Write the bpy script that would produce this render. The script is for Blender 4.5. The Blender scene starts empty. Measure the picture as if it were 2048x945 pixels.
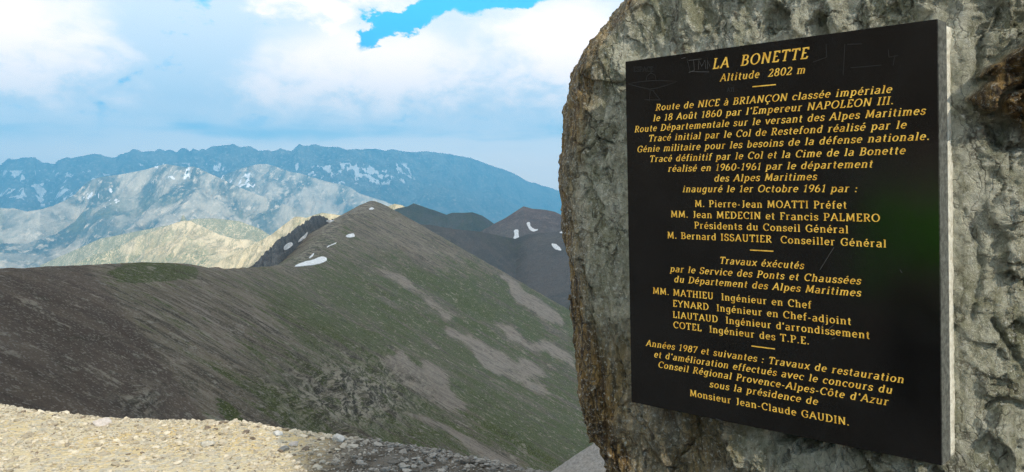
import bpy, bmesh, math, random
import numpy as np
from mathutils import Vector, Matrix

random.seed(7)
RNG = np.random.default_rng(11)
S = bpy.context.scene
COL = S.collection
EYE = 1.6                      # camera height above the gravel
F, PX0, PY0 = 1700.0, 1024.0, 396.0   # focal length and horizon of the survey picture (2048 px wide)

# ------------------------------------------------------------------ camera
cam = bpy.data.cameras.new("camera")
cam.sensor_width = 36.0
cam.lens = F / 2048 * 36.0
cam.shift_y = -(472.5 - PY0) / 2048
cam.clip_start = 0.05
cam.clip_end = 60000
cam_o = bpy.data.objects.new("camera", cam)
cam_o.location = (0, 0, EYE)
cam_o.rotation_euler = (math.radians(90), 0, 0)
COL.objects.link(cam_o)
S.camera = cam_o

# ------------------------------------------------------------------ sun and exposure
SUN_EL = math.radians(30)
SUN_AZ = math.radians(150)     # clockwise from +Y: behind the camera, to the right
sd = Vector((math.sin(SUN_AZ) * math.cos(SUN_EL), math.cos(SUN_AZ) * math.cos(SUN_EL), math.sin(SUN_EL)))
sun = bpy.data.lights.new("sun", 'SUN')
sun.energy = 5.0
sun.angle = math.radians(0.5)
sun.color = (1.0, 0.91, 0.76)
sun_o = bpy.data.objects.new("sun", sun)
sun_o.rotation_euler = sd.to_track_quat('Z', 'Y').to_euler()
sun_o.location = (20, -40, 60)
COL.objects.link(sun_o)
S.view_settings.view_transform = 'Standard'
S.view_settings.look = 'None'
S.view_settings.exposure = 0.9
S.view_settings.gamma = 1.0
S.view_settings.use_curve_mapping = False
S.cycles.use_denoising = True
S.cycles.denoiser = 'OPENIMAGEDENOISE'
S.cycles.denoising_input_passes = 'RGB_ALBEDO_NORMAL'
S.cycles.denoising_prefilter = 'NONE'
S.cycles.max_bounces = 6
S.cycles.volume_bounces = 0
S.cycles.sample_clamp_indirect = 6

# ------------------------------------------------------------------ node helper
class NT:
    def __init__(s, tree):
        s.t = tree
        tree.nodes.clear()
    def n(s, typ, **kw):
        nd = s.t.nodes.new(typ)
        for k, v in kw.items():
            setattr(nd, k, v)
        return nd
    def link(s, a, b):
        s.t.links.new(a, b)
    def put(s, sock, v):
        if v is None:
            return
        if isinstance(v, bpy.types.NodeSocket):
            s.link(v, sock)
        else:
            if sock.type == 'RGBA' and len(v) == 3:
                v = (*v, 1)
            sock.default_value = v
    def math(s, op, a, b=None, c=None, clamp=False):
        nd = s.n('ShaderNodeMath', operation=op, use_clamp=clamp)
        for i, v in enumerate((a, b, c)):
            s.put(nd.inputs[i], v)
        return nd.outputs[0]
    def mix(s, fac, a, b, blend='MIX'):
        nd = s.n('ShaderNodeMix', data_type='RGBA', blend_type=blend)
        s.put(nd.inputs[0], fac); s.put(nd.inputs[6], a); s.put(nd.inputs[7], b)
        return nd.outputs[2]
    def noise(s, vec, scale, detail=4, rough=.55, dist=0.0, typ='FBM'):
        nd = s.n('ShaderNodeTexNoise', noise_type=typ)
        s.put(nd.inputs['Vector'], vec)
        nd.inputs['Scale'].default_value = scale
        nd.inputs['Detail'].default_value = detail
        nd.inputs['Roughness'].default_value = rough
        nd.inputs['Distortion'].default_value = dist
        return nd.outputs[0]
    def voronoi(s, vec, scale, feature='F1', out='Distance', rnd=1.0):
        nd = s.n('ShaderNodeTexVoronoi', feature=feature)
        s.put(nd.inputs['Vector'], vec)
        nd.inputs['Scale'].default_value = scale
        nd.inputs['Randomness'].default_value = rnd
        return nd.outputs[out]
    def step(s, v, a, b, lo=0.0, hi=1.0):
        nd = s.n('ShaderNodeMapRange', interpolation_type='SMOOTHSTEP')
        for i, x in enumerate((v, a, b, lo, hi)):
            s.put(nd.inputs[i], x)
        return nd.outputs[0]
    def mapping(s, vec, scale=(1, 1, 1), rot=(0, 0, 0)):
        nd = s.n('ShaderNodeMapping')
        s.put(nd.inputs[0], vec)
        nd.inputs['Rotation'].default_value = rot
        nd.inputs['Scale'].default_value = scale
        return nd.outputs[0]
    def attr(s, name):
        return s.n('ShaderNodeAttribute', attribute_name=name).outputs['Fac']
    def pos(s):
        return s.n('ShaderNodeNewGeometry').outputs['Position']
    def obj(s):
        return s.n('ShaderNodeTexCoord').outputs['Object']

def material(name):
    m = bpy.data.materials.new(name)
    m.use_nodes = True
    t = NT(m.node_tree)
    out = t.n('ShaderNodeOutputMaterial')
    p = t.n('ShaderNodeBsdfPrincipled')
    t.link(p.outputs[0], out.inputs[0])
    def setp(color=None, rough=None, spec=None, height=None, hs=1.0, hd=0.01, metal=None):
        t.put(p.inputs['Base Color'], color)
        t.put(p.inputs['Roughness'], rough)
        t.put(p.inputs['Specular IOR Level'], spec)
        t.put(p.inputs['Metallic'], metal)
        if height is not None:
            b = t.n('ShaderNodeBump')
            b.inputs['Strength'].default_value = hs
            b.inputs['Distance'].default_value = hd
            t.link(height, b.inputs['Height'])
            t.link(b.outputs[0], p.inputs['Normal'])
    return m, t, setp

# ------------------------------------------------------------------ world: Nishita sky with a broken cloud deck
W = bpy.data.worlds.new("World")
S.world = W
W.use_nodes = True
t = NT(W.node_tree)
wo = t.n('ShaderNodeOutputWorld')
bg = t.n('ShaderNodeBackground')
bg.inputs['Strength'].default_value = 0.13
t.link(bg.outputs[0], wo.inputs[0])
sky = t.n('ShaderNodeTexSky', sky_type='NISHITA', sun_disc=False)
sky.sun_elevation = SUN_EL
sky.sun_rotation = SUN_AZ
sky.altitude = 2800
sky.air_density = 1.0
sky.dust_density = 0.6
sky.ozone_density = 2.0
d = t.n('ShaderNodeTexCoord').outputs['Generated']
sep = t.n('ShaderNodeSeparateXYZ'); t.link(d, sep.inputs[0])
AZ = t.math('MULTIPLY', t.math('ARCTAN2', sep.outputs[0], sep.outputs[1]), 57.29578)   # degrees, 0 ahead, + to the right
EL = t.math('MULTIPLY', t.math('ARCSINE', sep.outputs[2]), 57.29578)
cmb = t.n('ShaderNodeCombineXYZ')
t.link(t.math('MULTIPLY', AZ, 0.1), cmb.inputs[0]); t.link(t.math('MULTIPLY', EL, 0.17), cmb.inputs[1])
cv = cmb.outputs[0]
n1 = t.noise(cv, 1.5, 9, .58, .35)
n2 = t.noise(t.mapping(cv, (1, 1, 1), (0, 0, .4)), 3.6, 8, .62, .2)
n3 = t.noise(t.mapping(cv, (.5, 2.2, 1)), 1.6, 6, .5)
bil = t.voronoi(t.mix(.12, cv, t.n('ShaderNodeTexNoise').outputs[1]), 3.2, 'SMOOTH_F1')
azw = t.math('ADD', AZ, t.math('MULTIPLY', t.math('SUBTRACT', n1, .5), 7.0))
elw = t.math('ADD', EL, t.math('MULTIPLY', t.math('SUBTRACT', n2, .5), 4.5))
def blob(a0, e0, sa, se, rot=0.0):
    x = t.math('SUBTRACT', azw, a0); y = t.math('SUBTRACT', elw, e0)
    c, s_ = math.cos(rot), math.sin(rot)
    xr = t.math('ADD', t.math('MULTIPLY', x, c), t.math('MULTIPLY', y, s_))
    yr = t.math('SUBTRACT', t.math('MULTIPLY', y, c), t.math('MULTIPLY', x, s_))
    q = t.math('ADD', t.math('POWER', t.math('ABSOLUTE', t.math('DIVIDE', xr, sa)), 2.0),
               t.math('POWER', t.math('ABSOLUTE', t.math('DIVIDE', yr, se)), 2.0))
    return t.math('EXPONENT', t.math('MULTIPLY', q, -1.0))
# clear gap, cumulus heaps, grey-blue veils
gap = t.math('MAXIMUM', blob(-7.2, 11.6, 3.9, .95, .55), blob(-1.0, 13.4, 2.6, .85, .0))
heapL = blob(-31.0, 9.2, 7.5, 3.6)
heapR = t.math('MAXIMUM', blob(-9.5, 8.3, 11.0, 3.2, .05), blob(4.0, 9.6, 6.5, 3.6))
heapT = blob(-13.0, 13.5, 5.0, 2.5)
veil = blob(-21.0, 11.0, 3.6, 4.0, .2)
cover = t.math('ADD', t.math('MULTIPLY', n1, .55), t.math('SUBTRACT', t.math('MULTIPLY', n2, .60), .175))
cover = t.math('ADD', cover, t.math('MULTIPLY', t.math('MAXIMUM', heapL, t.math('MAXIMUM', heapR, heapT)), .34))
cover = t.math('SUBTRACT', cover, t.math('MULTIPLY', gap, .62))
cloud = t.step(cover, .31, .44)
body = t.math('ADD', t.math('MULTIPLY', t.math('MAXIMUM', heapL, t.math('MAXIMUM', heapR, heapT)), .75), t.math('MULTIPLY', t.math('SUBTRACT', n2, .5), 1.1))
body = t.math('SUBTRACT', body, t.math('MULTIPLY', veil, .55))
body = t.math('ADD', body, t.math('MULTIPLY', t.math('SUBTRACT', .45, bil), .25))
bright = t.step(body, .04, .74)
ccol = t.mix(bright, (5.5, 5.6, 5.75), (11.0, 8.5, 6.9))
# long flat grey-blue base layer low over the ranges
low = t.step(EL, 6.6, 3.2)
band = t.math('MULTIPLY', t.step(n3, .42, .62), t.math('EXPONENT', t.math('MULTIPLY', t.math('POWER', t.math('DIVIDE', t.math('SUBTRACT', EL, t.math('ADD', 4.3, t.math('MULTIPLY', t.math('SUBTRACT', n1, .5), 2.0))), .75), 2.0), -1.0)))
lowc = t.mix(band, t.mix(n3, (11.0, 9.4, 8.0), (15.0, 11.4, 8.6)), (4.6, 5.8, 6.3))
blue = t.mix(1.0, sky.outputs[0], (.35, 1.5, 1.75), 'MULTIPLY')
blue = t.mix(t.step(EL, 20, 8), blue, (.02, 3.0, 5.8))
full = t.mix(cloud, blue, ccol)
full = t.mix(low, full, lowc)
# overhead and behind: a plain bright broken deck
full = t.mix(t.step(EL, 16, 30), full, t.mix(t.step(n1, .40, .55), (3.6, 3.9, 4.3), (6.9, 6.2, 5.2)))
t.link(full, bg.inputs['Color'])

# ------------------------------------------------------------------ numpy noise
def _hash(ix, iy, iz, seed):
    h = (ix.astype(np.int64) * 374761393 + iy.astype(np.int64) * 668265263 + iz.astype(np.int64) * 2147483647 + seed * 974634777) & 0xFFFFFFFF
    h = ((h ^ (h >> 13)) * 1274126177) & 0xFFFFFFFF
    h = ((h ^ (h >> 16)) * 2246822519) & 0xFFFFFFFF
    return ((h ^ (h >> 15)) & 0xFFFFFF) / float(0xFFFFFF)
def vnoise(x, y, z=0.0, seed=0):
    x, y, z = np.broadcast_arrays(np.asarray(x, float), np.asarray(y, float), np.asarray(z, float))
    fx, fy, fz = np.floor(x), np.floor(y), np.floor(z)
    ux, uy, uz = x - fx, y - fy, z - fz
    q = lambda a: a * a * a * (a * (a * 6 - 15) + 10)
    wx, wy, wz = q(ux), q(uy), q(uz)
    r = 0
    for dz in (0, 1):
        if dz == 1 and not wz.any():
            break
        for dy in (0, 1):
            for dx in (0, 1):
                w = (wx if dx else 1 - wx) * (wy if dy else 1 - wy) * (wz if dz else 1 - wz)
                r = r + w * _hash(fx + dx, fy + dy, fz + dz, seed)
    return r * 2 - 1
def fbm(x, y, z=0.0, o=5, seed=0, gain=.5, lac=2.03):
    a, s_, r = 1.0, 0.0, 0
    for i in range(o):
        r = r + a * vnoise(x, y, z, seed + i * 17)
        s_ += a; a *= gain
        x = np.asarray(x) * lac + 3.1; y = np.asarray(y) * lac + 1.7; z = np.asarray(z) * lac
    return r / s_
def ridged(x, y, z=0.0, o=5, seed=0, gain=.5, lac=2.05):
    a, s_, r = 1.0, 0.0, 0
    for i in range(o):
        r = r + a * (1 - 2 * np.abs(vnoise(x, y, z, seed + i * 23)))
        s_ += a; a *= gain
        x = np.asarray(x) * lac + 5.3; y = np.asarray(y) * lac + 2.9; z = np.asarray(z) * lac
    return r / s_
def sstep(a, b, v):
    q = np.clip((v - a) / (b - a), 0, 1)
    return q * q * (3 - 2 * q)

# ------------------------------------------------------------------ mesh helpers
def link_mesh(name, verts, faces, mat=None, parent=None, smooth=True, attrs=None):
    me = bpy.data.meshes.new(name)
    verts = np.asarray(verts, np.float32)
    me.vertices.add(len(verts)); me.vertices.foreach_set('co', verts.ravel())
    if isinstance(faces, np.ndarray):
        k = faces.shape[1]
        me.loops.add(faces.size); me.loops.foreach_set('vertex_index', faces.ravel().astype(np.int32))
        me.polygons.add(len(faces))
        me.polygons.foreach_set('loop_start', np.arange(0, faces.size, k, dtype=np.int32))
        me.polygons.foreach_set('loop_total', np.full(len(faces), k, np.int32))
    else:
        me.clear_geometry(); me.from_pydata([tuple(map(float, v)) for v in verts], [], [tuple(map(int, f_)) for f_ in faces])
    me.update(calc_edges=True)
    me.validate()
    me.polygons.foreach_set('use_smooth', np.full(len(me.polygons), smooth))
    for k, v in (attrs or {}).items():
        a = me.attributes.new(k, 'FLOAT', 'POINT')
        a.data.foreach_set('value', np.asarray(v, np.float32).ravel())
    if mat:
        me.materials.append(mat)
    o = bpy.data.objects.new(name, me)
    COL.objects.link(o)
    if parent:
        o.parent = parent
    return o
def grid_faces(r, c, wrap=False):
    i = np.arange(r - 1)[:, None] * c; j = np.arange(c if wrap else c - 1)[None]
    j2 = (j + 1) % c
    return np.stack([i + j, i + j2, i + c + j2, i + c + j], -1).reshape(-1, 4)
def structure(o):
    o['kind'] = 'structure'
    return o
def tag(o, label, cat, group=None, kind=None):
    o['label'] = label; o['category'] = cat
    if group: o['group'] = group
    if kind: o['kind'] = kind
    return o
def world_at(px, py, dep):
    return np.array([(px - PX0) / F * dep, dep, EYE + (PY0 - py) / F * dep])
def in_poly(px, py, poly):
    px = np.asarray(px); py = np.asarray(py)
    r = np.zeros(px.shape, bool)
    n = len(poly)
    for i in range(n):
        x1, y1 = poly[i]; x2, y2 = poly[(i + 1) % n]
        c = ((y1 > py) != (y2 > py)) & (px < (x2 - x1) * (py - y1) / ((y2 - y1) + 1e-9) + x1)
        r ^= c
    return r

# ------------------------------------------------------------------ terrain materials
def terrain_material(name, a, b, c, scale, green=(.06, .09, .035), snow=False, bump=1.0, stretch=(1, 1, 1), speck=.45, snowy=1.0):
    m, t, setp = material(name)
    p = t.pos()
    sp = t.mapping(p, stretch)
    n1 = t.noise(sp, scale, 8, .62, .6)
    n2 = t.noise(sp, scale * 6, 6, .65)
    n3 = t.noise(p, scale * 30, 5, .7)
    c1 = t.mix(t.step(n1, .38, .62), a, b)
    c1 = t.mix(t.step(n2, .5, .68), c1, c)
    c1 = t.mix(t.math('MULTIPLY', t.attr('green'), t.step(n2, .38, .6)), c1, green)
    c1 = t.mix(t.math('MULTIPLY', t.step(n3, .45, .75), speck), c1, tuple(min(1, x * 1.6) for x in c))
    c1 = t.mix(t.math('MULTIPLY', t.step(n3, .5, .3), speck), c1, tuple(x * .55 for x in a))
    if snow:
        c1 = t.mix(t.math('MULTIPLY', t.step(t.attr('snow'), .30, .75), snowy), c1, (.82, .84, .88))
    setp(c1, .95, .1, t.math('ADD', n2, t.math('MULTIPLY', n3, .4)), 1.0, bump)
    return m

# ------------------------------------------------------------------ polar ridges: crest surveyed, real slope in front and behind
def ridge_surface(crest, depth, slope, gul, gl, seed, concave=0.0, jag=0.0, jl=20.0, skew=0.0):
    cp = np.array(crest, float)
    dp = np.array(depth, float) if np.ndim(depth) else None
    def dc(px):
        return np.interp(px, dp[:, 0], dp[:, 1]) if dp is not None else np.full(np.shape(px), float(depth))
    def zc(px):
        z = np.interp(px, cp[:, 0], cp[:, 1])
        if jag:
            z = z - jag * np.abs(fbm(px / jl, 0 * px, 0.3, 4, seed + 3)) * 1.5 - jag * .3 * vnoise(px / 2.5, 0 * px, .7, seed + 4)
        return EYE + (PY0 - z) / F * dc(px)
    def H(px, dep):
        D = dc(px); q = D - dep
        f_ = np.maximum(q, 0); bk = np.maximum(-q, 0)
        X = (px - PX0) / F * dep
        wx = X + skew * q + gl * .35 * fbm(X / gl, q / gl, .5, 3, seed + 9)
        g = ridged(wx / gl, q / (gl * 5.0), .2, 5, seed) * .65 + fbm(X / (gl * 2.2), q / (gl * 2.2), .1, 5, seed + 5) * .6
        ramp = np.minimum(1, f_ / (gl * .9))
        return zc(px) - slope * f_ + concave * f_ * f_ / D - bk * .75 + gul * (g - .75) * ramp
    H.dc = dc
    return H
def polar_mesh(name, H, px0, px1, nc, near, nr, mat, masks=None, back=.12, backdrop=None):
    px = np.linspace(px0, px1, nc)
    tt = np.concatenate([-np.linspace(1, .05, 6) * back, np.linspace(0, 1, nr) ** 1.15 * (1 - near)])
    P, T = np.meshgrid(px, tt)
    D = H.dc(P) * (1 - T)
    Z = H(P, D)
    X = (P - PX0) / F * D
    v = np.stack([X, D, Z], -1).reshape(-1, 3)
    py = PY0 - (Z - EYE) / D * F
    at = {k: fn(P, py, X, D, Z) for k, fn in (masks or {'green': lambda *a: 0 * a[0]}).items()}
    return structure(link_mesh(name, v, grid_faces(len(tt), nc)[:, ::-1].copy(), mat, attrs=at))

zero = lambda P, py, X, D, Z: 0 * P
def patches(polys, jit, sc, seed):
    def fn(P, py, X, D, Z):
        a = P + jit * fbm(X / sc, D / sc, Z / sc, 4, seed); b = py + jit * .6 * fbm(X / sc, D / sc, Z / sc + 9, 4, seed + 1)
        r = np.zeros(P.shape)
        for q in polys:
            r = np.maximum(r, in_poly(a, b, q))
        return r
    return fn

# valley floor under everything, out to the horizon
m_valley = terrain_material('valley_earth', (.10, .12, .07), (.16, .16, .11), (.2, .18, .14), .0006, bump=4)
v = np.array([(-19000, -2600, -1300), (19000, -2600, -1300), (19000, 21000, -1300), (-19000, 21000, -1300)], float)
structure(link_mesh('valley_floor', v, np.array([[0, 1, 2, 3]]), m_valley))

# far jagged range
FAR = [(-900, 350), (-600, 330), (-400, 345), (-200, 322), (-80, 336), (0, 332), (17, 318), (29, 321), (47, 316), (69, 315), (84, 325), (109, 329), (117, 322),
       (133, 315), (144, 317), (187, 308), (203, 310), (211, 314), (231, 317), (240, 310), (258, 305), (266, 299), (287, 305), (301, 304),
       (310, 304), (318, 299), (330, 304), (340, 300), (354, 306), (361, 298), (371, 298), (379, 304), (387, 298), (397, 301), (405, 298),
       (411, 302), (423, 295), (452, 291), (466, 289), (481, 296), (501, 295), (517, 303), (536, 301), (544, 304), (562, 298), (575, 302),
       (583, 303), (599, 289), (608, 293), (630, 290), (653, 295), (677, 296), (694, 301), (751, 298), (770, 302), (787, 299), (799, 303),
       (834, 306), (854, 303), (866, 306), (897, 308), (942, 318), (975, 329), (1024, 346), (1053, 362), (1082, 372), (1121, 384), (1200, 400),
       (1400, 392), (1700, 370), (2100, 380), (2700, 360)]
H_far = ridge_surface(FAR, [(-900, 15000), (700, 15000), (900, 16800), (1120, 19300), (2700, 19300)], .27, 330, 560, 101, .08, jag=2.4, jl=30)
def far_snow(P, py, X, D, Z):
    n = ridged(X / 260 + D / 900, D / 420, .3, 4, 201)
    bandm = sstep(320, 332, py) * sstep(378, 360, py) * sstep(470, 560, P) * sstep(880, 780, P)
    bl = sstep(335, 345, py) * sstep(425, 405, py) * sstep(-40, 10, P) * sstep(310, 250, P) * .8
    bm = sstep(322, 330, py) * sstep(350, 342, py) * sstep(230, 250, P) * sstep(470, 440, P) * .85
    q = fbm(X / 700, D / 700, .7, 3, 207)
    n2 = fbm(X / 75 + D / 500, D / 170, .9, 3, 209)
    return np.maximum(np.maximum(bandm, bl), bm) * sstep(.50, .58, n * .45 + q * .5 + n2 * .9)
m_far = terrain_material('far_range_rock', (.035, .05, .055), (.11, .12, .115), (.26, .25, .22), .003, snow=True, bump=40, speck=.15, snowy=.6)
polar_mesh('mountain_range', H_far, -500, 2300, 2100, .62, 260, m_far, {'green': zero, 'snow': far_snow})

# second massif peak, then the near pale massif with snow gullies
MB = [(-100, 470), (200, 420), (300, 392), (400, 360), (440, 354), (456, 348), (480, 338), (500, 332), (520, 328.5), (535, 329), (550, 334), (562, 338),
      (580, 344), (600, 347), (625, 356), (660, 365), (680, 369), (700, 375), (720, 388), (740, 395), (765, 402), (800, 415), (900, 450), (1100, 500), (1300, 520)]
H_mb = ridge_surface(MB, 10800, .33, 210, 300, 131, .10, jag=1.0, jl=30)
def mb_snow(P, py, X, D, Z):
    n = ridged(X / 150, D / 500, .3, 4, 221)
    return sstep(.62, .78, n + .3 * fbm(X / 50, D / 90, .3, 3, 225)) * np.maximum(sstep(425, 440, P) * sstep(520, 505, P) * sstep(342, 350, py) * sstep(380, 372, py), 0)
m_mb = terrain_material('massif_rock', (.08, .11, .11), (.48, .43, .35), (.62, .55, .45), .0034, (.10, .13, .07), True, 30, (1, .30, .6), .12)  # bluish dark streaks paint the shaded ravines into the rock colour
polar_mesh('mountain', H_mb, -100, 1300, 800, .66, 240, m_mb, {'green': zero, 'snow': mb_snow})

MA = [(-500, 395), (-200, 400), (0, 417), (30, 418), (55, 424), (80, 420), (105, 413), (130, 402), (150, 390), (163, 375), (180, 362), (205, 354), (240, 350), (265, 345),
      (290, 340), (310, 334), (330, 329), (350, 332), (368, 335), (388, 334), (400, 338), (420, 348), (440, 357), (470, 371), (500, 384), (540, 399),
      (580, 414), (620, 430), (680, 450), (760, 480), (900, 540)]
H_ma = ridge_surface(MA, [(-500, 7200), (0, 7600), (80, 7900), (160, 8600), (300, 9000), (900, 8400)], .35, 210, 250, 151, .08, jag=.9, jl=24)
def ma_snow(P, py, X, D, Z):
    n = ridged(X / 90 + D / 300, D / 240, .3, 4, 231)
    q = fbm(X / 260, D / 260, .4, 3, 233)
    left = sstep(135, 160, P) * sstep(270, 235, P) * sstep(372, 382, py) * sstep(432, 422, py)
    top = sstep(300, 318, P) * sstep(388, 372, P) * sstep(331, 334, py) * sstep(364, 355, py)
    mid = sstep(240, 260, P) * sstep(320, 300, P) * sstep(350, 358, py) * sstep(385, 376, py) * .9
    return np.maximum(np.maximum(left, mid) * sstep(.5, .6, .6 * n + .7 * q + .5 * fbm(X / 60, D / 60, .2, 3, 239)), top * sstep(.34, .5, .8 * n + .5 * q))
m_ma = terrain_material('massif_scree', (.08, .11, .11), (.50, .45, .365), (.64, .57, .465), .0038, (.09, .12, .075), True, 30, (1, .30, .6), .12)  # ravine shade painted as dark fall-line streaks between pale slopes
def ma_green(P, py, X, D, Z):
    return sstep(-.15, .35, fbm(X / 420, D / 420, .2, 4, 236)) * sstep(370, 420, py) * .9
polar_mesh('mountain', H_ma, -450, 900, 950, .62, 300, m_ma, {'green': ma_green, 'snow': ma_snow})

# pale sunlit hills beyond the dark ridge
m_pale = terrain_material('pale_marl', (.30, .26, .16), (.66, .55, .37), (.74, .63, .44), .030, (.13, .155, .07), False, 8, (1, .22, .5))  # darker downhill stripes paint gully shading into the marl colour
GR = [(60, 540), (200, 478), (330, 452), (348, 449), (360, 444), (364, 431), (368, 431), (374, 442), (390, 438), (430, 437), (480, 443), (520, 458), (545, 474), (600, 500), (700, 520)]
H_gr = ridge_surface(GR, 5600, .40, 30, 160, 171, .05)
polar_mesh('hill', H_gr, 80, 700, 400, .7, 120, m_pale, {'green': lambda P, py, X, D, Z: .9 + 0 * P})
PH = [(-200, 600), (60, 556), (150, 528), (185, 511), (220, 501), (250, 488), (270, 475), (310, 462), (340, 450), (357, 444), (368, 442), (382, 443), (400, 451), (420, 461),
      (440, 470), (470, 478), (500, 480), (515, 485), (560, 500), (640, 540)]
H_ph = ridge_surface(PH, 4500, .40, 66, 80, 181, .06, skew=.25)
def ph_green(P, py, X, D, Z):
    n = fbm(X / 120, D / 120, .3, 4, 183)
    return np.clip(sstep(262, 225, P) + sstep(.08, .4, n) * .7 + sstep(500, 520, py) * .5, 0, 1)
polar_mesh('hill', H_ph, -200, 640, 560, .6, 220, m_pale, {'green': ph_green})
PN = [(400, 545), (440, 522), (470, 508), (500, 492), (525, 480), (545, 468), (565, 452), (590, 434), (600, 434), (612, 436), (630, 430), (645, 426), (660, 428), (690, 432),
      (740, 425), (770, 415), (790, 408), (805, 411), (820, 420), (860, 440), (950, 480)]
H_pn = ridge_surface(PN, 3400, .5, 26, 60, 191, .05, skew=.5)
polar_mesh('hill', H_pn, 400, 950, 420, .7, 160, m_pale, {'green': lambda P, py, X, D, Z: .55 * sstep(.0, .4, fbm(X / 60, D / 60, .1, 4, 195)) + .3 * sstep(600, 640, P)})

# darker hills to the right, under the cloud
m_dark = terrain_material('slate_hill', (.075, .085, .075), (.12, .115, .105), (.15, .14, .125), .012, (.05, .075, .035), False, 4, (.6, 1, 1))
DH = [(600, 480), (740, 440), (795, 417), (816, 413), (827, 407), (842, 412), (858, 418), (869, 421), (893, 430), (904, 426), (928, 426), (945, 425), (965, 432), (977, 440), (988, 448), (1030, 475), (1150, 520)]
H_dh = ridge_surface(DH, 2650, .5, 22, 90, 301, .05)
polar_mesh('hill', H_dh, 640, 1150, 420, .7, 140, m_dark, {'green': lambda P, py, X, D, Z: .5 + 0 * P})
m_brown = terrain_material('brown_shale', (.115, .095, .088), (.16, .13, .118), (.19, .16, .145), .012, (.06, .08, .04), False, 3, (.6, 1, 1))
BM = [(800, 520), (900, 485), (960, 464), (990, 447), (1010, 437), (1030, 424), (1047, 413), (1065, 418), (1090, 420), (1110, 424), (1122, 430), (1130, 427), (1140, 423), (1200, 408), (1300, 396), (1500, 410), (1900, 420)]
H_bm = ridge_surface(BM, 2000, .5, 14, 70, 311, .05)
polar_mesh('hill', H_bm, 800, 1900, 620, .7, 140, m_brown, {'green': lambda P, py, X, D, Z: .3 * sstep(440, 480, py)})
BS = [(640, 470), (760, 446), (859, 450), (910, 459), (961, 464), (1030, 478), (1054, 469), (1081, 466), (1115, 464), (1143, 462), (1250, 470), (1500, 500), (1800, 520)]
H_bs = ridge_surface(BS, [(640, 1150), (900, 1250), (1030, 1350), (1150, 1300), (1800, 1200)], .56, 10, 55, 321, .10, skew=.4)
m_back = terrain_material('back_slope_shale', (.085, .085, .08), (.115, .105, .098), (.135, .125, .115), .02, (.05, .07, .035), False, 2, (.5, 1, 1))
polar_mesh('hillside', H_bs, 700, 1800, 640, .55, 220, m_back, {'green': lambda P, py, X, D, Z: sstep(-.1, .4, fbm(X / 80, D / 40, .3, 4, 325)) * .8})
CR = [(440, 560), (500, 540), (507, 534), (520, 519), (535, 502), (545, 494), (551, 485), (560, 478), (575, 472), (590, 461), (603, 452), (615, 443), (622, 437), (630, 433), (640, 434), (652, 436), (660, 442), (690, 452), (760, 470)]
H_cr = ridge_surface(CR, [(440, 560), (560, 640), (660, 800), (760, 900)], .6, 11, 15, 331, jag=5.5, jl=9)
m_crag = terrain_material('crag_rock', (.07, .073, .082), (.15, .152, .158), (.27, .265, .26), .16, (.05, .065, .035), False, .8)
polar_mesh('crag', H_cr, 440, 760, 420, .85, 120, m_crag, {'green': lambda P, py, X, D, Z: .25 + 0 * P})

# ------------------------------------------------------------------ main ridge with its long scree slope
CY = np.array([(20, -66, -6.5), (60, -72, -8), (90, -76, -8.9), (110, -79, -9.4), (130, -78.3, -10.9), (160, -82, -12.8), (200, -86.4, -15.2), (240, -93, -18.6), (270, -99, -22.2), (340, -113, -28.4), (420, -127, -34.6),
               (500, -134, -39.7), (580, -140, -38), (660, -145, -30), (720, -151, -21), (780, -149, -15.5), (820, -147, -12), (860, -146.5, -7), (900, -147.7, -3.2), (1100, -140, -90)], float)
def H_main(x, y, detail=True):
    xc = np.interp(y, CY[:, 0], CY[:, 1]); hc = np.interp(np.minimum(y, 900), CY[:, 0], CY[:, 2])
    d = x - xc
    w = np.interp(y, [0, 150, 300, 600, 900], [14, 14, 6, 3, 7])
    s_ = np.interp(y, [0, 150, 300, 900], [.60, .60, .58, .575])
    h = hc - s_ * (np.sqrt(d * d + w * w) - w)
    back = np.maximum(y - 900, 0)
    h = h - .75 * back
    # gullies and ribs run down the fall line (away from the crest)
    k = sstep(5, 60, np.abs(d)) * sstep(930, 840, y)
    wy = y + 9 * fbm(x / 45, y / 45, .2, 3, 405)
    h = h + k * (3.4 * ridged(wy / 52, x / 230, .1, 4, 401) + 1.8 * fbm(wy / 17, x / 60, .1, 4, 411))
    near = sstep(420, 130, y)
    h = h + (1 - near) * .5 * fbm(x / 6, y / 9, .3, 4, 421) * sstep(0, 10, np.abs(d)) + near * .22 * fbm(x / 2.2, y / 2.2, .3, 4, 423)
    # broken rock ledges on the lower middle of the slope
    px = PX0 + F * x / y; py = PY0 - F * h / y
    m = .9 * np.exp(-((px - 690) / 130.) ** 2 - ((py - 790) / 75.) ** 2) + .8 * np.exp(-((px - 280) / 60.) ** 2 - ((py - 790) / 40.) ** 2) * .5
    h = h + m * (.8 * np.sin(h / .55 + 2.5 * fbm(x / 12, y / 12, .4, 3, 437)) * .5 + 2.0 * np.abs(fbm((x + y * .3) / 11, y / 14, h / 8, 4, 431)) + .9 * ridged(x / 5, y / 6, h / 5, 4, 433))
    # crest roughness
    c = np.exp(-(d / 9.) ** 2) * sstep(230, 300, y)
    h = h + c * .9 * fbm(x / 5, y / 7, .1, 4, 441)
    return EYE + h
ny, nx = 640, 720
yy = 46 * (1010 / 46) ** np.linspace(0, 1, ny)
xx = np.linspace(-235, 215, nx)
XX, YY = np.meshgrid(xx, yy)
ZZ = H_main(XX, YY)
PXm = PX0 + F * XX / YY; PYm = PY0 - F * (ZZ - EYE) / YY
jx = 20 * fbm(XX / 14, YY / 30, .2, 4, 451); jy = 15 * fbm(XX / 14, YY / 30, .8, 4, 452)
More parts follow.
